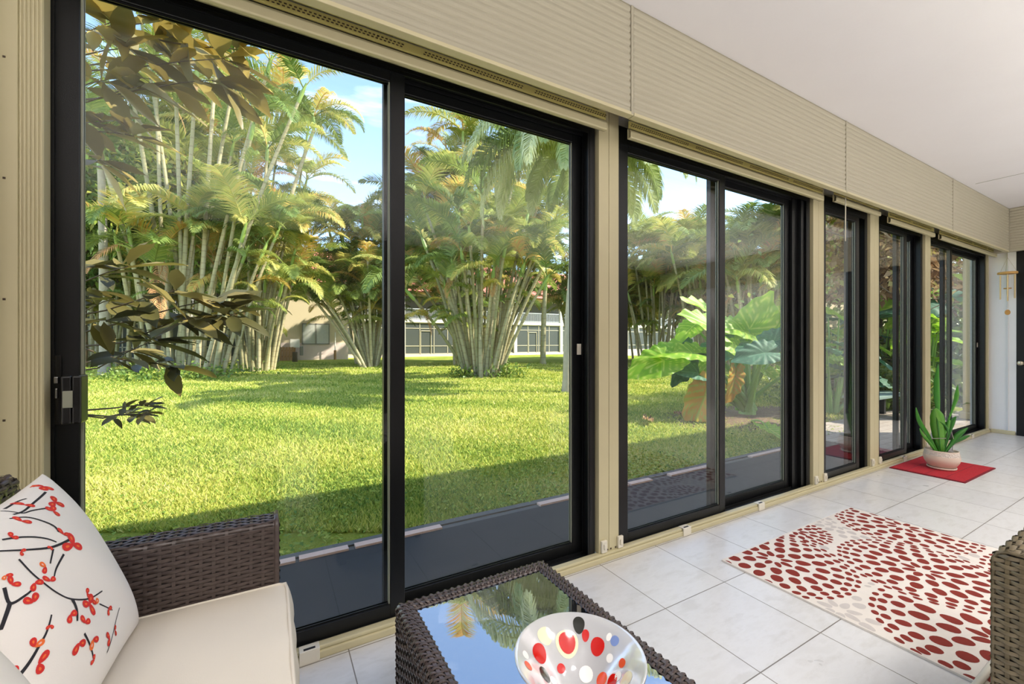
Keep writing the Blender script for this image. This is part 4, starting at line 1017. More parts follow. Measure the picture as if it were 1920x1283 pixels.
B = ground(1545, 19, GZ)
areca('palms at the lawn corner, glimpsed through the narrow third door', B, px_canes(B, 19, [(1500 + 9 * i, 1485 + 16 * i, R.uniform(420, 540)) for i in range(9)]), 60, 10, .9, .1)
B = ground(215, 23, GZ)
areca('deep green palms filling in behind the tall leaning canes', B, px_canes(B, 23, [(130 + 22 * i, 110 + 30 * i + R.uniform(-14, 14), R.uniform(120, 480)) for i in range(14)]), 95, 12, 1.15, .08)
B = ground(420, 27, GZ)
areca('background palms between the tall leaning canes and the dark clump', B, px_canes(B, 27, [(340 + 15 * i, 320 + 22 * i + R.uniform(-14, 14), R.uniform(200, 470)) for i in range(13)]), 95, 13, 1.2, .08)

def bank(label, px, d, w, ylo, yhi, n, nf, seed, sc, foot=None):
    """a thicket: a few canes carrying fronds from knee height to their tips"""
    B = ground(px, d, GZ); rr = random.Random(seed); root = empty('palm_clump', tuple(B), 0, label, 'palm tree', 'areca palm clumps across the lawn')
    n = 7; done = 0
    for k, (bx, by, tx, ty, tz) in enumerate(px_canes(B, d, [((px - w * .3 + w * .6 * k / n) if foot is None else foot - 9 + 18 * k / n, px - w / 2 + w * k / (n - 1) + rr.uniform(-9, 9), rr.uniform(ylo, yhi)) for k in range(n)])):
        _, P = cane(root, [(bx, by, -.1), Vector((bx + (tx - bx) * .42, by + (ty - by) * .42, tz * .55)), (tx, ty, tz)], .08, .05)
        for q in range(nf // n):
            h = .3 + .7 * math.sqrt((q + .5) / (nf // n)); f = h * (len(P) - 1); i = min(int(f), len(P) - 2); p = P[i].lerp(P[i + 1], f - i)
            put_frond(rr.choice(FR_UP if rr.random() < .5 else FR_SIDE), root, p, q * 2.4 + rr.uniform(-.4, .4), rr.uniform(-.1, .3), sc * rr.uniform(.85, 1.25)); done += 1
    return root
bank('palm thicket low at the far left behind the near branches', 190, 24, 190, 470, 560, 15, 98, 31, 1.15)
bank('palm thicket half way up behind the tall leaning canes', 330, 25, 200, 300, 500, 15, 98, 32, 1.15)
bank('palm thicket reaching high behind the top of the tall leaning canes', 300, 24, 260, 60, 300, 15, 98, 33, 1.25)
bank('tall palms behind the dark clump, below the blue gap of sky', 495, 25, 150, 360, 480, 13, 98, 34, 1.1, 480)
bank('palm thicket before the tiled roof, right above the far beige window', 610, 22, 150, 430, 530, 14, 63, 35, .85, 690)
bank('palm thicket before the tiled roof, cut by the dark meeting stile of the near doors', 715, 23, 130, 430, 530, 13, 84, 36, .9, 700)
bank('palm thicket across the balconies left of the middle clump', 800, 29, 120, 400, 520, 13, 98, 37, 1.15, 880)
bank('palm thicket high behind the middle clump', 880, 24, 150, 250, 430, 13, 98, 38, 1.1, 900)
bank('palm thicket filling the right half of the near doors', 990, 29, 130, 330, 500, 13, 98, 39, 1.2, 925)
bank('palm thicket behind the cream post', 1110, 30, 130, 450, 560, 13, 98, 40, 1.2)
bank('low palm thicket behind the feet of the middle clump', 870, 24, 60, 520, 590, 7, 70, 62, .75)
bank('palm thicket low behind the second doors', 1215, 31, 130, 470, 580, 13, 98, 46, 1.2)
bank('palm thicket high behind the dark stile of the second doors', 1330, 28, 170, 490, 570, 14, 98, 47, 1.2)
bank('palm thicket at the right edge of the second doors', 1450, 24, 150, 480, 580, 14, 98, 48, 1.1)
# solitary palms with one trunk each
def palm(label, base, top, r0, r1, meshes, n, sc, seed, mat='trunk_grey', tilt=(0, .25), cat='palm tree'):
    rr = random.Random(seed); root = empty('palm_tree', tuple(base), 0, label, cat, 'single trunk palms')
    rel = top - base; m = MB(); k = 12
    P = [Vector((rel.x * t * t, rel.y * t * t, rel.z * t - .1 * (1 - t))) for t in [i / k for i in range(k + 1)]]
    m.tube(P, [r0 * (1.35 if i == 0 else 1) + (r1 - r0) * i / k for i in range(k + 1)], 16); m.build('trunk', mat, root)
    m = MB(); m.tube([rel, rel + Vector((0, 0, .5)), rel + Vector((0, 0, .9))], [r1 * 1.1, r1 * 1.15, r1 * .4], 10); m.build('crownshaft', 'crownshaft', root)
    for q in range(n):
        put_frond(rr.choice(meshes), root, rel + Vector((0, 0, .7)), q * 2.4 + rr.uniform(-.2, .2), rr.uniform(*tilt), sc * rr.uniform(.88, 1.12))
    return root
palm('tall queen palm with a grey trunk and long drooping fronds beside the cream post', ground(1063, 11, GZ), at(1096, 318, 11.2), .115, .085, FR_QUEEN, 38, 1.02, 21, tilt=(-.05, .45))
palm('slim straight palm trunk standing out on the lawn before the screened porches', ground(1018, 24.5, GZ), at(1022, 545, 24.5), .17, .12, FR_SIDE, 9, .55, 23, 'cane')
palm('single palm with one long frond curving against the blue sky', ground(500, 22, GZ), at(588, 245, 22), .11, .08, FR_SIDE, 10, 1.1, 24, 'cane')
palm('grey trunk standing behind the brown leafed branches by the door edge', ground(196, 16.8, GZ), at(190, 320, 16.8), .17, .12, FR_UP, 12, 1.0, 25)

# leafy trees behind the palms
def tree(label, base, h, r, n, seed, mat='tree_leaf', z0=.35, L=(.28, .5), name='shade_tree', cat='tree', trunk='trunk_brown', group='leafy trees behind the palms'):
    rg = np.random.default_rng(seed); root = empty(name, tuple(base), 0, label, cat, group)
    m = MB(); rr = random.Random(seed)
    m.tube([(0, 0, -.1), (rr.uniform(-.2, .2), 0, h * .3), (rr.uniform(-.4, .4), rr.uniform(-.3, .3), h * .7)], [.16 * h / 6, .12 * h / 6, .04], 10)
    for q in range(7):
        a = q * 2.4; z = h * rr.uniform(.25, .5); m.tube([(0, 0, z), (math.cos(a) * r * .4, math.sin(a) * r * .4, z + h * .15), (math.cos(a) * r * .75, math.sin(a) * r * .75, z + h * .3)], [.07, .05, .02], 6)
    m.build('trunk', trunk, root)
    # leaves gathered in lumps over the crown
    nl = 26; lc = rg.normal(size=(nl, 3)); lc /= np.linalg.norm(lc, axis=1, keepdims=True); lc *= rg.uniform(.45, .95, (nl, 1)); lc = lc * V3(r, r, h * (1 - z0) * .5) + V3(0, 0, h * (1 + z0) * .5)
    which = rg.integers(0, nl, n); off = rg.normal(size=(n, 3)); off /= np.linalg.norm(off, axis=1, keepdims=True); off *= (rg.random((n, 1)) ** .4) * r * .42
    P = lc[which] + off; D = off / (np.linalg.norm(off, axis=1, keepdims=True) + 1e-6) + rg.normal(size=(n, 3)) * .5; N = rg.normal(size=(n, 3)) * .6 + V3(0, 0, 1)
    V, F, T = leaf_cloud(P, D, N, rg.uniform(*L, n), rg.uniform(L[0] * .45, L[1] * .5, n), np.clip(rg.normal(.45, .22, n) + rg.normal(0, .12, nl)[which], 0, 1))
    link('foliage', np_mesh('foliage', V, F, mat, T), root); return root
tree('tall leafy tree rising highest behind the left palms', ground(300, 24, GZ), 13.5, 5.0, 9000, 47)
tree('tall leafy tree at the far left behind the brown branches', ground(150, 22, GZ), 11.5, 4.2, 9000, 48)
tree('low leafy tree to the right of the middle palm clump, far back', ground(1130, 33, GZ), 7.5, 3.6, 6000, 43)
tree('leafy tree far behind the golden palms at the right', ground(1400, 29, GZ), 6.6, 4.2, 7000, 44)
tree('dark leafy tree behind the narrow third door view', ground(1500, 25, GZ), 7.0, 3.6, 6000, 45)
# low ground cover at the feet of the clumps
def shrub(label, base, r, h, n, seed, mat='tree_leaf', L=(.1, .2), name='ground_cover', cat='plant', group='low plants around the palms'):
    rg = np.random.default_rng(seed); root = empty(name, tuple(base), 0, label, cat, group)
    P = rg.normal(size=(n, 3)) * V3(r * .5, r * .5, h * .35); P[:, 2] = np.abs(P[:, 2]) + .02; D = rg.normal(size=(n, 3)) + V3(0, 0, .8); N = rg.normal(size=(n, 3)) * .6 + V3(0, 0, 1)
    V, F, T = leaf_cloud(P, D, N, rg.uniform(*L, n), rg.uniform(L[0] * .5, L[1] * .5, n), np.clip(rg.normal(.4, .2, n), 0, 1)); link('foliage', np_mesh('foliage', V, F, mat, T), root)
    m = MB()
    for k in range(9):
        a = k * 2.4; q = min(k, 6) / 9 * r; m.tube([(q * math.cos(a) * .6, q * math.sin(a) * .6, -.02), (q * math.cos(a) * .8, q * math.sin(a) * .8, h * .35), (q * math.cos(a), q * math.sin(a), h * .7)], [.008, .006, .003], 5)
    m.build('stem', 'twig', root); return root
shrub('leafy weeds around the feet of the tall leaning palm canes', ground(330, 15.6, GZ), 2.2, .5, 2200, 51)
shrub('small dark tuft at the right foot of the middle palm clump', ground(950, 15.8, GZ), .8, .6, 500, 52)
shrub('small tuft at the left foot of the middle palm clump', ground(868, 15.6, GZ), .5, .45, 300, 53)

# ---------------------------------------------------------------- near tree with big brownish leaves at the left
nt = empty('avocado_tree', (-2.7, 3.1, GZ), 0, 'near tree with big brown green leaves reaching in from the left edge', 'tree')
no = Vector((2.7, -3.1, -GZ))
def npart(mb, name, mat): o = mb.build(name, mat, nt); o.location = no; return o
m = MB(); m.tube([(-2.7, 3.1, GZ - .1), (-2.72, 3.12, .8), (-2.6, 3.05, 1.9), (-2.5, 3.0, 3.0)], [.12, .1, .08, .05], 12); npart(m, 'trunk', 'trunk_brown')
LP, LD, LN, LL, LT = [], [], [], [], []
def twig(pts, r0, r1):
    m.tube(pts, [r0 + (r1 - r0) * i / (len(pts) - 1) for i in range(len(pts))], 6)
def leaf_whorl(p, dirv, n, L, tone, spread=1.0):
    p = Vector(p); dirv = Vector(dirv).normalized()
    for k in range(n):
        a = R.uniform(0, 2 * PI); o = dirv.orthogonal().normalized(); o2 = dirv.cross(o)
        d = dirv * R.uniform(.1, .8) + (o * math.cos(a) + o2 * math.sin(a)) * spread * R.uniform(.5, 1); d.z = d.z * .4 - .05
        LP.append(tuple(p + d * .012 - dirv * R.uniform(0, .10))); LD.append(tuple(d)); LN.append((R.uniform(-.5, .5), R.uniform(-.6, .4), 1)); LL.append(L * R.uniform(.7, 1.15)); LT.append(min(1, max(0, tone + R.uniform(-.25, .25))))
m = MB()
tips = [  # photograph px, py, depth of each leafy tip; the limb it springs from
    (410, 560, 2.75, (60, 640, 2.9), .22), (330, 545, 2.7, (60, 600, 2.9), .22), (360, 595, 2.65, (60, 650, 2.9), .22), (240, 500, 2.8, (60, 560, 3.0), .22), (285, 640, 2.7, (60, 700, 2.9), .2), (440, 590, 2.8, (250, 590, 2.8), .2), (215, 560, 2.8, (60, 590, 3.0), .2),
    (255, 655, 2.9, (60, 690, 3.0), .18), (330, 690, 3.0, (150, 650, 3.0), .18), (205, 600, 2.6, (60, 610, 2.8), .2),
    (280, 762, 2.75, (110, 765, 2.8), .13), (272, 778, 2.72, (110, 765, 2.8), .13), (262, 772, 2.8, (110, 765, 2.8), .12),
    (420, 110, 2.6, (40, 130, 2.9), .23), (360, 70, 2.7, (40, 60, 2.9), .23), (300, 40, 2.6, (40, 30, 2.9), .22), (240, 90, 2.6, (40, 110, 2.8), .22), (400, 150, 2.6, (120, 190, 2.9), .22), (270, 160, 2.7, (40, 190, 2.9), .22), (200, 150, 2.6, (40, 170, 2.8), .22), (195, 230, 2.7, (40, 230, 2.9), .2), (250, 255, 2.7, (40, 225, 2.9), .2), (330, 100, 2.9, (40, 130, 3.0), .22), (455, 95, 2.7, (250, 60, 2.8), .2), (215, 40, 2.6, (40, 50, 2.8), .22), (190, 300, 2.7, (40, 280, 2.9), .2)]
for px, py, d, (lx, ly, ld), L in tips:
    T = at(px, py, d); Bp = at(lx, ly, ld); mp = Bp.lerp(T, .55) + Vector((R.uniform(-.04, .04), R.uniform(-.06, .06), R.uniform(-.09, -.01)))
    twig([Bp, Bp.lerp(mp, .5) + Vector((0, 0, -.015)), mp, mp.lerp(T, .6) + Vector((0, 0, .01)), T], .0075, .0025)
    leaf_whorl(T, (T - mp), 7, L * (1.45 if py < 735 else 1.0), .5 if py > 350 else .78)  # lighter tone on upper leaves: sun above and shade below put in
    leaf_whorl(mp.lerp(T, .55), (T - mp), 3, L * (1.25 if py < 735 else .9), .5 if py > 350 else .78)
for lx, ly, ld in {t[3] for t in tips}:
    Bp = at(lx, ly, ld)
    if lx < 200: twig([(-2.62, 3.06, max(.9, Bp.z - .5)), ((-2.62 + Bp.x) / 2, (3.06 + Bp.y) / 2, Bp.z - .12), tuple(Bp)], .018, .0075)
npart(m, 'branch', 'twig')
def big_leaves(P, D, N, L, T):
    """broad leaves with a fold, wavy rim and drooping tip: 7 stations x 3"""
    P, D, N, L, T = map(lambda a: np.array(a, float), (P, D, N, L, T)); n = len(P)
    D /= np.linalg.norm(D, axis=1, keepdims=True); N -= D * np.sum(N * D, axis=1, keepdims=True); N /= np.linalg.norm(N, axis=1, keepdims=True); S = np.cross(N, D)
    st = [(0, .02), (.1, .10), (.3, .30), (.52, .36), (.75, .27), (.92, .10), (1.0, .01)]; V = []
    ph = NR.uniform(0, 6.28, n)[:, None]; L = L[:, None]
    for k, (t, w) in enumerate(st):
        c = P + D * L * t + np.array([[0, 0, -1.0]]) * L * .13 * t ** 2
        wv = N * L * .02 * np.sin(ph + k * 1.7)
        V += [c - S * L * w * .5 + N * L * w * .16 + wv, c, c + S * L * w * .5 + N * L * w * .16 - wv]
    V = np.stack(V, 1).reshape(-1, 3); i = np.arange(n)[:, None] * 21
    F = np.concatenate([i + np.array([[k * 3 + j, k * 3 + j + 1, (k + 1) * 3 + j + 1, (k + 1) * 3 + j]]) for k in range(6) for j in range(2)])
    return V, [F], np.repeat(T, 21)
V, F, T = big_leaves(LP, LD, LN, LL, LT)
o = link('foliage', np_mesh('foliage', V, F, 'brown_leaf', T, True), nt); o.location = no

# ---------------------------------------------------------------- elephant ears
def ear_mesh(name, L, wf, mat, seed, wave=1.0, droop=.2):
    rr = random.Random(seed); nphi, nr = 64, 11; V = [(0, 0, 0)]; T = [.8]; wf = wf * .74
    def rad(ph):
        a = abs(ph); k = [(0, 1.0), (.16, .87), (.45, .74), (.9, .60), (1.5, .53), (2.1, .54), (2.55, .58), (2.85, .44), (3.02, .2), (3.1416, .06)]
        for (a0, r0), (a1, r1) in zip(k, k[1:]):
            if a <= a1: return r0 + (r1 - r0) * (a - a0) / (a1 - a0)
        return .06
    ph0 = rr.uniform(0, 6); ben = rr.uniform(.8, 1.3)
    for i in range(1, nr + 1):
        f = i / nr
        for j in range(nphi):
            ph = -PI + 2 * PI * (j + .5) / nphi; r = rad(ph) * f * L * (1 + .045 * math.sin(13 * ph + ph0) * f)
            x = r * math.cos(ph); y = r * math.sin(ph) * wf
            z = abs(y) * .42 - droop * ben * (x / L) ** 2 * L * (1 if x > 0 else .8) - .9 * (y / L) ** 2 * L * .7 + wave * .03 * L * math.sin(13 * ph + ph0) * f ** 3
            V.append((x, y, z)); q = (x / L * 6.5 - abs(y) / L * 4.5) % 1.0
            vein = 1 if (q < .2 or abs(y) < .018 * L) else 0
            T.append(min(1, max(0, .36 + .5 * vein + rr.uniform(-.05, .05) + .1 * f)))
    F = [(0, 1 + j, 1 + (j + 1) % nphi) for j in range(nphi) if j != nphi - 1]
    for i in range(nr - 1):
        for j in range(nphi - 1): F.append((1 + i * nphi + j, 1 + (i + 1) * nphi + j, 1 + (i + 1) * nphi + j + 1, 1 + i * nphi + j + 1))
    m = MB(); m.add(V, F, 0, True); m.T = T; return m, mat
def place_ear(parent, org, a, t, wf, nh, mat, seed, base=None, wave=1.0, droop=.2, sr=.022):
    a, t = Vector(a), Vector(t); d = t - a; L = d.length; d.normalize(); n = Vector(nh); n = (n - d * n.dot(d)).normalized(); s = n.cross(d)
    m, mt = ear_mesh('leaf', L, wf, mat, seed, wave, droop); o = m.build('leaf', mt, parent)
    o.matrix_local = Matrix(((d.x, s.x, n.x, a.x - org.x), (d.y, s.y, n.y, a.y - org.y), (d.z, s.z, n.z, a.z - org.z), (0, 0, 0, 1)))
    if base is not None:
        base = Vector(base); q = MB(); c = base.lerp(a, .6) + Vector((0, 0, .22 * (a - base).length)) * .55
        P = [(base.lerp(c, k / 8)).lerp(c.lerp(a, k / 8), k / 8) - org for k in range(9)]
        q.tube(P, [sr * 1.9, sr * 1.7, sr * 1.4, sr * 1.2, sr, sr * .9, sr * .8, sr * .7, sr * .5], 8); q.build('stalk', 'ear_stalk', parent)
    return o
EO = ground(1400, 7.4, GZ); ee = empty('elephant_ear_plant', tuple(EO), 0, 'big elephant ear plant with sunlit heart leaves on the lawn by the second doors', 'plant')
TC = -FW; UPV = Vector((0, 0, 1)); SUNV = Vector((.55, -.45, .8)).normalized()
EB = EO + Vector((0, 0, .12))
EARS = [((1405, 618, 7.5), (1449, 545, 7.3), 1.15, TC + UPV * .25, 'ear_leaf', .06), ((1440, 632, 7.7), (1482, 566, 7.6), 1.1, TC + UPV * .3, 'ear_leaf', .1), ((1340, 618, 7.2), (1272, 580, 7.05), 1.0, UPV + TC * .8, 'ear_leaf', .15), ((1340, 592, 7.9), (1279, 554, 7.6), .9, UPV + TC * .7, 'ear_leaf', .1),
        ((1298, 662, 7.0), (1214, 650, 6.85), 1.0, UPV + TC * .6, 'ear_leaf', .25), ((1246, 676, 6.9), (1169, 706, 6.8), 1.0, TC + UPV * .6 - RT * .4, 'ear_leaf', .15), ((1434, 662, 6.75), (1372, 674, 6.7), 1.0, TC * .8 + UPV * .6, 'ear_dark', .15), ((1290, 668, 7.2), (1262, 726, 7.0), 1.0, TC + RT * .3, 'ear_dark', .1),
        ((1322, 742, 6.75), (1290, 826, 6.7), .9, TC - RT * .5, 'ear_dying', .3), ((1378, 706, 7.0), (1370, 764, 7.0), .9, TC + RT * .4, 'ear_dying', .3), ((1395, 622, 7.4), (1338, 604, 7.1), 1.1, UPV + TC * .9, 'ear_leaf', .2), ((1450, 640, 7.0), (1512, 625, 6.8), 1.1, TC + UPV * .4, 'ear_dark', .2),
        ((1330, 690, 6.9), (1342, 738, 6.8), 1.1, TC, 'ear_leaf', .1), ((1360, 650, 7.2), (1300, 690, 7.0), 1.0, UPV + TC * .6, 'ear_dark', .2), ((1480, 700, 7.3), (1520, 740, 7.1), 1.0, TC + UPV * .5, 'ear_leaf', .2), ((1430, 690, 7.5), (1470, 715, 7.4), 1.0, UPV + TC, 'ear_leaf', .2), ((1360, 640, 7.6), (1330, 660, 7.3), 1.2, UPV + TC * .6, 'ear_leaf', .2), ((1300, 612, 7.6), (1268, 640, 7.4), 1.1, UPV + TC * .5, 'ear_leaf', .2), ((1390, 640, 7.8), (1372, 600, 7.9), 1.1, TC + UPV * .4, 'ear_leaf', .1), ((1462, 655, 7.6), (1500, 650, 7.5), 1.1, TC + UPV * .5, 'ear_leaf', .1), ((1420, 640, 7.3), (1462, 640, 7.0), 1.0, TC + UPV * .7, 'ear_leaf', .2), ((1310, 700, 6.9), (1255, 690, 6.8), .9, UPV + TC, 'ear_dark', .2), ((1390, 660, 7.1), (1350, 640, 6.9), 1.0, TC + UPV * .7, 'ear_leaf', .2)]
for i, (a, t, wf, nh, mt, dr) in enumerate(EARS):
    place_ear(ee, EO, at(*a), at(*t), wf, nh, mt, 60 + i, EB + Vector((R.uniform(-.1, .1), R.uniform(-.1, .1), 0)), 1.0, dr, .03 if mt != 'ear_dying' else .022)
lf = empty('fallen_leaf', tuple(ground(1455, 5.6, GZ + .05)), 0, 'pale broad leaf lying on the shaded grass under the elephant ear', 'leaf')
place_ear(lf, ground(1455, 5.6, GZ + .05), ground(1440, 5.8, GZ + .12), ground(1480, 5.35, GZ + .06), .8, UPV + TC * .2, 'ear_leaf', 99, ground(1410, 6.7, GZ + .05), 1, .1, .012)
for q, (px, d, wdt) in enumerate(((1212, 6.55, .34), (1270, 7.2, .26), (1355, 6.9, .3))):
    r_ = empty('dry_leaf', tuple(ground(px, d, GZ + .05)), R.uniform(0, 6), ('curled brown leaf lying alone on the sunny grass', 'dry brown leaf on the grass under the orange leaf', 'dry brown leaf against the foot of the elephant ear')[q], 'leaf', 'dry leaves on the lawn')
    place_ear(r_, Vector((0, 0, 0)), Vector((-wdt / 2, 0, .03)), Vector((wdt / 2, .05, .02)), .6, UPV + Vector((0, .3, 0)), 'vine_leaf', 110 + q, None, 3.0, -.25)
b = MB(); b.grid(lambda u, v: (EO.x + (1.5 * v) * math.cos(2 * PI * u) * 1.25, EO.y + 1.1 * v * math.sin(2 * PI * u), GZ + .05 * (1 - v * v) + .012 * math.sin(9 * u * 6.28) * v * (1 - v) * 3), 40, 8, cu=True)
struct(b.build('planting_bed', 'soil'))
m = MB(); m.tube([tuple(EO + Vector((0, 0, -.05))), tuple(EO + Vector((.03, 0, .15))), tuple(EO + Vector((0, 0, .34)))], [.15, .13, .07], 12); o = m.build('root_stock', 'ear_stalk', ee); o.location = -EO

# ---------------------------------------------------------------- the crowded garden bed past the end of the room
def ear_clump(label, base, n, h, Ls, seed, mats=('ear_leaf', 'ear_leaf', 'ear_dark')):
    rr = random.Random(seed); base = Vector(base); root = empty('elephant_ear_plant', tuple(base), 0, label, 'plant', 'elephant ears in the garden bed')
    for k in range(n):
        a = k * 2.4 + rr.uniform(-.3, .3); out = rr.uniform(.15, .6); z = h * rr.uniform(.35, 1.0)
        A = base + Vector((math.cos(a) * out, math.sin(a) * out, z)); L = rr.uniform(*Ls); dz = rr.uniform(-.5, .35)
        T = A + Vector((math.cos(a), math.sin(a), dz)).normalized() * L
        place_ear(root, base, A, T, rr.uniform(.9, 1.15), Vector((rr.uniform(-.2, .3), -.5, .9)), rr.choice(mats), seed * 31 + k, base + Vector((math.cos(a) * .06, math.sin(a) * .06, 0)), 1.0, .2, .02)
    return root
ear_clump('elephant ear with broad leaves glimpsed between the first and second far door frames', (9.7, 4.15, GZ), 13, 1.9, (.5, .9), 71)
ear_clump('elephant ear growing tall beyond the last doors by the outer corner', (11.6, 3.35, GZ), 14, 2.3, (.6, 1.0), 72)
ear_clump('elephant ear with low leaves beside the brick patio', (8.9, 3.85, GZ), 11, 1.3, (.4, .7), 73)
ear_clump('elephant ear standing deepest in the garden bed', (13.2, 4.6, GZ), 13, 2.4, (.6, 1.0), 74)
shrub('bushy green shrub at the edge of the brick patio', (10.6, 3.6, GZ), .8, .9, 1500, 81, L=(.12, .26), name='garden_shrub', group='shrubs in the garden bed')
shrub('leafy shrub between the elephant ears in the garden bed', (9.9, 4.5, GZ), .6, 1.0, 1200, 82, L=(.12, .26), name='garden_shrub', group='shrubs in the garden bed')
shrub('tall leafy shrub filling the back of the garden bed', (13.4, 5.1, GZ), 1.2, 2.2, 3000, 83, L=(.14, .3), name='garden_shrub', group='shrubs in the garden bed')
shrub('tall dense shrub closing the far end of the garden bed', (16.2, 4.6, GZ), 3.2, 4.4, 5000, 85, L=(.2, .4), name='garden_shrub', group='shrubs in the garden bed')
shrub('tall dense shrub by the outer corner at the far end of the garden', (15.6, 2.4, GZ), 2.6, 4.2, 4500, 86, L=(.2, .4), name='garden_shrub', group='shrubs in the garden bed')
shrub('round shrub beyond the far end of the brick patio', (13.4, 2.9, GZ), 1.4, 1.6, 2400, 84, L=(.14, .3), name='garden_shrub', group='shrubs in the garden bed')
def vine_mass(label, x0, x1, y0, y1, z0, z1, n, seed):
    rg = np.random.default_rng(seed); base = V3((x0 + x1) / 2, (y0 + y1) / 2, GZ); root = empty('vine_thicket', tuple(base), 0, label, 'vines', 'dry vines over the garden bed')
    P = rg.random((n, 3)) * V3(x1 - x0, y1 - y0, z1 - z0) + V3(x0, y0, z0) - base; P += rg.normal(size=(n, 3)) * .12
    D = rg.normal(size=(n, 3)) + V3(0, 0, -.4); N = rg.normal(size=(n, 3))
    V, F, T = leaf_cloud(P, D, N, rg.uniform(.1, .22, n), rg.uniform(.05, .11, n), np.clip(rg.normal(.5, .25, n), 0, 1)); link('foliage', np_mesh('foliage', V, F, 'vine_leaf', T), root)
    m = MB(); rr = random.Random(seed)
    for k in range(60):
        p = Vector((rr.uniform(x0, x1) - base[0], rr.uniform(y0, y1) - base[1], rr.uniform(z0, z1) - base[2])); pts = [p]
        for q in range(5): p = p + Vector((rr.uniform(-.45, .45), rr.uniform(-.35, .35), rr.uniform(-.3, .25))); pts.append(p)
        m.tube(pts, [.012, .012, .011, .01, .008, .006], 5)
    for k in range(5):
        x = rr.uniform(x0, x1) - base[0]; y = rr.uniform(y0, y1) - base[1]; m.tube([(x, y, -.1), (x + rr.uniform(-.1, .1), y, (z0 - base[2]) * .5), (x + rr.uniform(-.2, .2), y, z0 - base[2] + .5)], [.05, .04, .025], 8)
    m.build('stem', 'twig', root); return root
vine_mass('brown dry vine thicket above the elephant ears past the far doors', 11.2, 15.0, 3.2, 5.0, 2.1, 4.8, 10000, 91)
vine_mass('brown dry vine thicket seen through the narrow third door', 9.3, 11.1, 3.0, 4.0, 2.2, 4.4, 5000, 92)
struct(boxo('wall_garden', 12.2, 19.0, 6.1, 6.3, GZ - .1, 2.3, 'bld_wall'))
b = MB(); b.box(-.14, .14, -.14, .14, 0, 3.0); b.box(-.18, .18, -.18, .18, 0, .16)
cpo = b.build('porch_column', 'bld_wall', bevel=.03); cpo.location = (10.1, 2.28, GZ); tag(cpo, 'pale round cornered porch column outside the last glass door', 'column')
bn = empty('garden_bench', (8.75, 3.1, GZ + .04), 0, 'low teal grey bench at the far side of the brick patio', 'bench')
b = MB()
for k in range(4): b.box(-.75, .75, -.2 + k * .105, -.2 + k * .105 + .09, .36, .4)
b.build('seat', 'bench_teal', bn, .004)
for x in (-.6, .6):
    for y in (-.16, .16): q = MB(); q.box(x - .035, x + .035, y - .035, y + .035, 0, .36); q.build('leg', 'gap_black', bn)

# ---------------------------------------------------------------- apartment building across the lawn
bd = empty('apartment_building', (0, 36.5, GZ), 0, 'two storey beige apartment building with salmon tiled roofs and screened porches across the lawn', 'building')
def bpart(mb, name, mats, parent=None, bevel=0.0):
    o = mb.build(name, mats, parent or bd, bevel)
    if parent is None: o.location = (0, -36.5, -GZ)
    return o
def bx_at(px, y, z):                                          # x where the sight line of a photo column meets a wall at y
    u = (px - 960) / FPX; return y * (FW.x + RT.x * u) / (FW.y + RT.y * u)
YP = 36.5; YWG = 34.0
xw0, xw1 = bx_at(470, YWG, 0), bx_at(652, YWG, 0)
b = MB(); b.box(xw0, xw1, YWG, 44, GZ, 5.5, 0); b.box(xw0 - .02, xw1 + .02, YWG - .04, YWG, GZ, 1.15, 1); bpart(b, 'wing_wall', ['bld_wall', 'bld_pink'])
wx0, wx1 = bx_at(566, YWG, 0), bx_at(618, YWG, 0)
b = MB(); z0, z1 = 1.02, 2.55
b.box(wx0, wx1, YWG - .08, YWG - .05, z0, z0 + .07); b.box(wx0, wx1, YWG - .08, YWG - .05, z1 - .07, z1); b.box(wx0, wx0 + .07, YWG - .08, YWG - .05, z0, z1); b.box(wx1 - .07, wx1, YWG - .08, YWG - .05, z0, z1); b.box((wx0 + wx1) / 2 - .04, (wx0 + wx1) / 2 + .04, YWG - .08, YWG - .05, z0, z1)
wf = bpart(b, 'window_frame', 'util_grey')
b = MB(); b.box(wx0 + .05, wx1 - .05, YWG - .055, YWG - .045, z0, z1); b.build('window_pane', 'bld_glass', wf)
b = MB()
for k in range(20):
    x = wx0 + .08 + (wx1 - wx0 - .16) * k / 20; b.box(x, x + (wx1 - wx0) / 24, YWG - .062, YWG - .056, z0 + .08, z1 - .08)
b.build('blind', 'blind', wf)
xa, xz = bx_at(60, YP, 0), 62.0
b = MB(); b.box(xa, xz, YP + 2.2, 46, GZ, 5.6, 0); b.box(xa, xz, YP - .1, YP + 2.2, GZ, .12, 1); bpart(b, 'rear_wall', ['bld_dark', 'bld_pink'])
b = MB(); b.box(xa, xz, YP - .08, YP + 2.2, 2.92, 3.2); bpart(b, 'floor_band', 'bld_white')
b = MB(); b.box(xa, xz, YP + .3, YP + 2.2, 5.45, 5.62); bpart(b, 'soffit', 'bld_wall')
k = 0; x = xa
BAY = 5.6
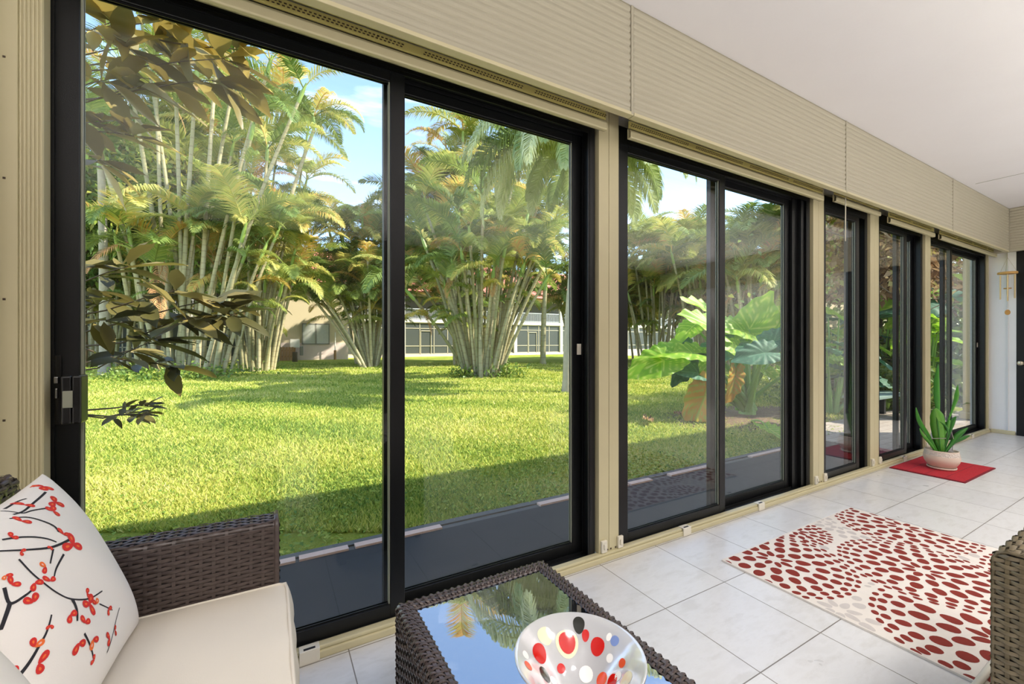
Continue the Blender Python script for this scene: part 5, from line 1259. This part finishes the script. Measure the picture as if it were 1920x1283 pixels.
while x < xz - 1:
    if xw0 - 1 < x < xw1 - 1: x += 1.4; continue
    x1 = x + BAY
    b = MB(); b.box(x - .16, x + .16, YP - .1, YP + .2, .12, 5.5); bpart(b, 'column', 'bld_white')
    if k < 12:
        b = MB(); fw_ = .06
        for j in range(5): xx = x + .2 + (BAY - .4) * j / 4; b.box(xx - fw_ / 2, xx + fw_ / 2, YP + .02, YP + .08, .12, 2.92)
        for z in (.16, .85, 2.4, 2.88): b.box(x + .16, x1 - .16, YP + .02, YP + .08, z - fw_ / 2, z + fw_ / 2)
        dx = x + .25 + (BAY - .4) * .25
        b.box(dx, dx + .05, YP - .01, YP + .03, .14, 2.2); b.box(dx + .95, dx + 1.0, YP - .01, YP + .03, .14, 2.2); b.box(dx, dx + 1, YP - .01, YP + .03, 2.15, 2.22)
        fr = bpart(b, 'porch_frame', 'bld_frame')
        b = MB(); b.box(x + .16, x1 - .16, YP + .045, YP + .052, .14, 2.9); sc = b.build('porch_screen', 'bld_screen', fr)
        b = MB()
        n = 44
        for j in range(n + 1): xx = x + .16 + (BAY - .32) * j / n; b.box(xx - .014, xx + .014, YP + .0, YP + .03, 3.2, 4.1)
        b.box(x + .16, x1 - .16, YP - .01, YP + .04, 4.08, 4.15); b.box(x + .16, x1 - .16, YP - .01, YP + .04, 3.26, 3.31); bpart(b, 'balcony_railing', 'rail_metal')
    x += BAY; k += 1
def gable(name, x0, x1, y0, y1, ze, zr, mb):
    """hipped roof with tile courses"""
    n = 16; ym = (y0 + y1) / 2; hip = min((x1 - x0) / 2, (y1 - y0) / 2)
    for i in range(n):
        t0, t1 = i / n, (i + 1) / n; lift = .05
        def ring(t, up_): return [(x0 + hip * t, y0 + (ym - y0) * t, ze + (zr - ze) * t + up_), (x1 - hip * t, y0 + (ym - y0) * t, ze + (zr - ze) * t + up_), (x1 - hip * t, y1 - (y1 - ym) * t, ze + (zr - ze) * t + up_), (x0 + hip * t, y1 - (y1 - ym) * t, ze + (zr - ze) * t + up_)]
        a = ring(t0, lift); c = ring(t1, 0); z = ring(t0, 0)
        mb.add(a + c, [(0, 1, 5, 4), (1, 2, 6, 5), (2, 3, 7, 6), (3, 0, 4, 7)]); mb.add(z + a, [(0, 1, 5, 4), (1, 2, 6, 5), (2, 3, 7, 6), (3, 0, 4, 7)])
b = MB(); gable('roof', xa - .5, xz + .5, YP - .5, 46.5, 5.6, 9.3, b); bpart(b, 'roof', 'roof_tile')
b = MB(); gable('roof', xw0 - .5, xw1 + .5, YWG - .6, 44, 5.5, 8.4, b); bpart(b, 'roof', 'roof_tile')
# small things at the foot of the wing
ux = bx_at(552, YWG, 0)
u = empty('utility_box', (ux, YWG - .35, GZ), 0, 'grey utility meter box by the beige wall left of the far window', 'utility box')
q = MB(); q.box(-.3, .3, -.15, .15, .9, 1.5); q.build('box', 'bld_white', u, .02); q = MB(); q.box(-.05, .05, -.05, .05, -.05, .9); q.build('post', 'wood', u); q = MB(); q.box(.32, .55, -.1, .1, .35, 1.0); q.build('meter', 'util_grey', u, .02)
st = empty('short_post', tuple(ground(553, 27.5, GZ)), 0, 'short dark post standing on the grass near the utility box', 'post')  # short dark post set on the grass
q = MB(); q.lathe([(0, -.05), (.17, -.05), (.15, .3), (.16, .62), (.14, .66), (0, .66)], 16); q.build('post', 'trunk_brown', st)
fx = bx_at(532, YWG - .8, 0)
fe = empty('wooden_fence', (fx, YWG - .8, GZ), 0, 'short run of weathered wooden fence at the left end of the beige wing', 'fence')
for k in range(7): q = MB(); q.box(-.62 + k * .18, -.62 + k * .18 + .15, -.02, .02, 0, .95); q.build('picket', 'wood', fe)
q = MB(); q.box(-.66, .66, .02, .05, .25, .33); q.box(-.66, .66, .02, .05, .68, .76); q.build('fence_rail', 'wood', fe)
lx = bx_at(628, YWG - .5, 0)
li = empty('garden_post', (lx, YWG - .6, GZ), 0, 'thin upright post in front of the beige wall right of the far window', 'post')
q = MB(); q.tube([(0, 0, -.05), (0, 0, .7)], .09, 10); q.build('base', 'wood', li); q = MB(); q.tube([(0, 0, .7), (0, 0, 2.0)], .035, 8); q.build('pipe', 'bld_white', li)
lw = boxo('garden_wall', 0, 6.0, -.1, .1, 0, .62, 'bld_pink'); p = ground(1165, 40, GZ); lw.location = p; tag(lw, 'low pinkish wall at the far edge of the lawn seen beside the cream post', 'wall'); lw['kind'] = 'structure'

# ================================================================= LIGHT, SKY, CAMERA
sun = bpy.data.lights.new('sun', 'SUN'); sun.energy = 9.5; sun.angle = math.radians(.55); sun.color = (1, .94, .83)
so = bpy.data.objects.new('sun', sun); COL.objects.link(so)
EL = math.radians(43); hd = Vector((.86, -.51, 0)).normalized(); sdir = hd * math.cos(EL) + Vector((0, 0, math.sin(EL)))
so.rotation_euler = sdir.to_track_quat('Z', 'Y').to_euler(); so.location = sdir * 40
W = bpy.data.worlds.new('world'); SC.world = W; W.use_nodes = True; wt = W.node_tree; wt.nodes.clear()
wo = wt.nodes.new('ShaderNodeOutputWorld'); bg = wt.nodes.new('ShaderNodeBackground'); sky = wt.nodes.new('ShaderNodeTexSky')
sky.sky_type = 'NISHITA'; sky.sun_disc = False; sky.sun_elevation = EL; sky.sun_rotation = math.atan2(hd.x, hd.y); sky.altitude = 0; sky.air_density = 1.0; sky.dust_density = .35; sky.ozone_density = 2.0
tc = wt.nodes.new('ShaderNodeTexCoord'); mp = wt.nodes.new('ShaderNodeMapping'); mp.inputs['Scale'].default_value = (1.6, 1.6, 7); wt.links.new(tc.outputs['Generated'], mp.inputs['Vector'])
nz = wt.nodes.new('ShaderNodeTexNoise'); nz.inputs['Scale'].default_value = 2.2; nz.inputs['Detail'].default_value = 7; wt.links.new(mp.outputs[0], nz.inputs['Vector'])
rp = wt.nodes.new('ShaderNodeValToRGB'); rp.color_ramp.elements[0].position = .54; rp.color_ramp.elements[1].position = .85; rp.color_ramp.elements[0].color = (0, 0, 0, 1); rp.color_ramp.elements[1].color = (.7, .7, .7, 1); wt.links.new(nz.outputs['Fac'], rp.inputs[0])
mxn = wt.nodes.new('ShaderNodeMix'); mxn.data_type = 'RGBA'; wt.links.new(rp.outputs[0], mxn.inputs[0]); wt.links.new(sky.outputs[0], mxn.inputs[6]); mxn.inputs[7].default_value = (6.5, 6.7, 7.0, 1)
wt.links.new(mxn.outputs[2], bg.inputs['Color']); bg.inputs['Strength'].default_value = .50; wt.links.new(bg.outputs[0], wo.inputs['Surface'])
# added unseen fill lights: they wash the white ceiling from behind the standpoint
def add_fill(x, y, z, e, size=2.2):
    l = bpy.data.lights.new('fill_uplight', 'AREA'); l.shape = 'DISK'; l.size = size; l.energy = e; l.color = (1, .97, .94)
    o = bpy.data.objects.new('fill_uplight', l); COL.objects.link(o); o.location = (x, y, z); o.rotation_euler = (PI, 0, 0)
for x, y in ((-1.0, -1.5), (1.0, -1.6), (3.0, -1.6), (5.0, -1.6), (7.0, -1.5)): add_fill(x, y, 1.55, 46)
def fill_spot(x, y, e):  # added fill spots under the ceiling, no fittings; brighten floor and furniture
    l = bpy.data.lights.new('fill_spot', 'SPOT'); l.energy = e; l.color = (1, .975, .95); l.spot_size = math.radians(125); l.spot_blend = .9; l.shadow_soft_size = .35
    o = bpy.data.objects.new('fill_spot', l); COL.objects.link(o); o.location = (x, y, 2.86)
for x in (-1.2, .4, 2.0, 3.6, 5.2, 6.8): fill_spot(x, -.75, 190)
cam = bpy.data.cameras.new('camera'); cam.sensor_width = 36; cam.lens = FPX / 1920 * 36; cam.clip_start = .02; cam.clip_end = 400
cobj = bpy.data.objects.new('camera', cam); COL.objects.link(cobj); cobj.location = (0, 0, CAMZ)
cobj.rotation_euler = (-FW).to_track_quat('Z', 'Y').to_euler(); SC.camera = cobj
vs = SC.view_settings; vs.view_transform = 'Standard'; vs.look = 'None'; vs.gamma = 1; vs.exposure = 0.22; vs.use_curve_mapping = False
SC.cycles.max_bounces = 8; SC.cycles.diffuse_bounces = 4; SC.cycles.glossy_bounces = 4; SC.cycles.transmission_bounces = 6; SC.cycles.transparent_max_bounces = 24
SC.cycles.caustics_reflective = False; SC.cycles.caustics_refractive = False; SC.cycles.sample_clamp_indirect = 6.0; SC.cycles.use_denoising = True
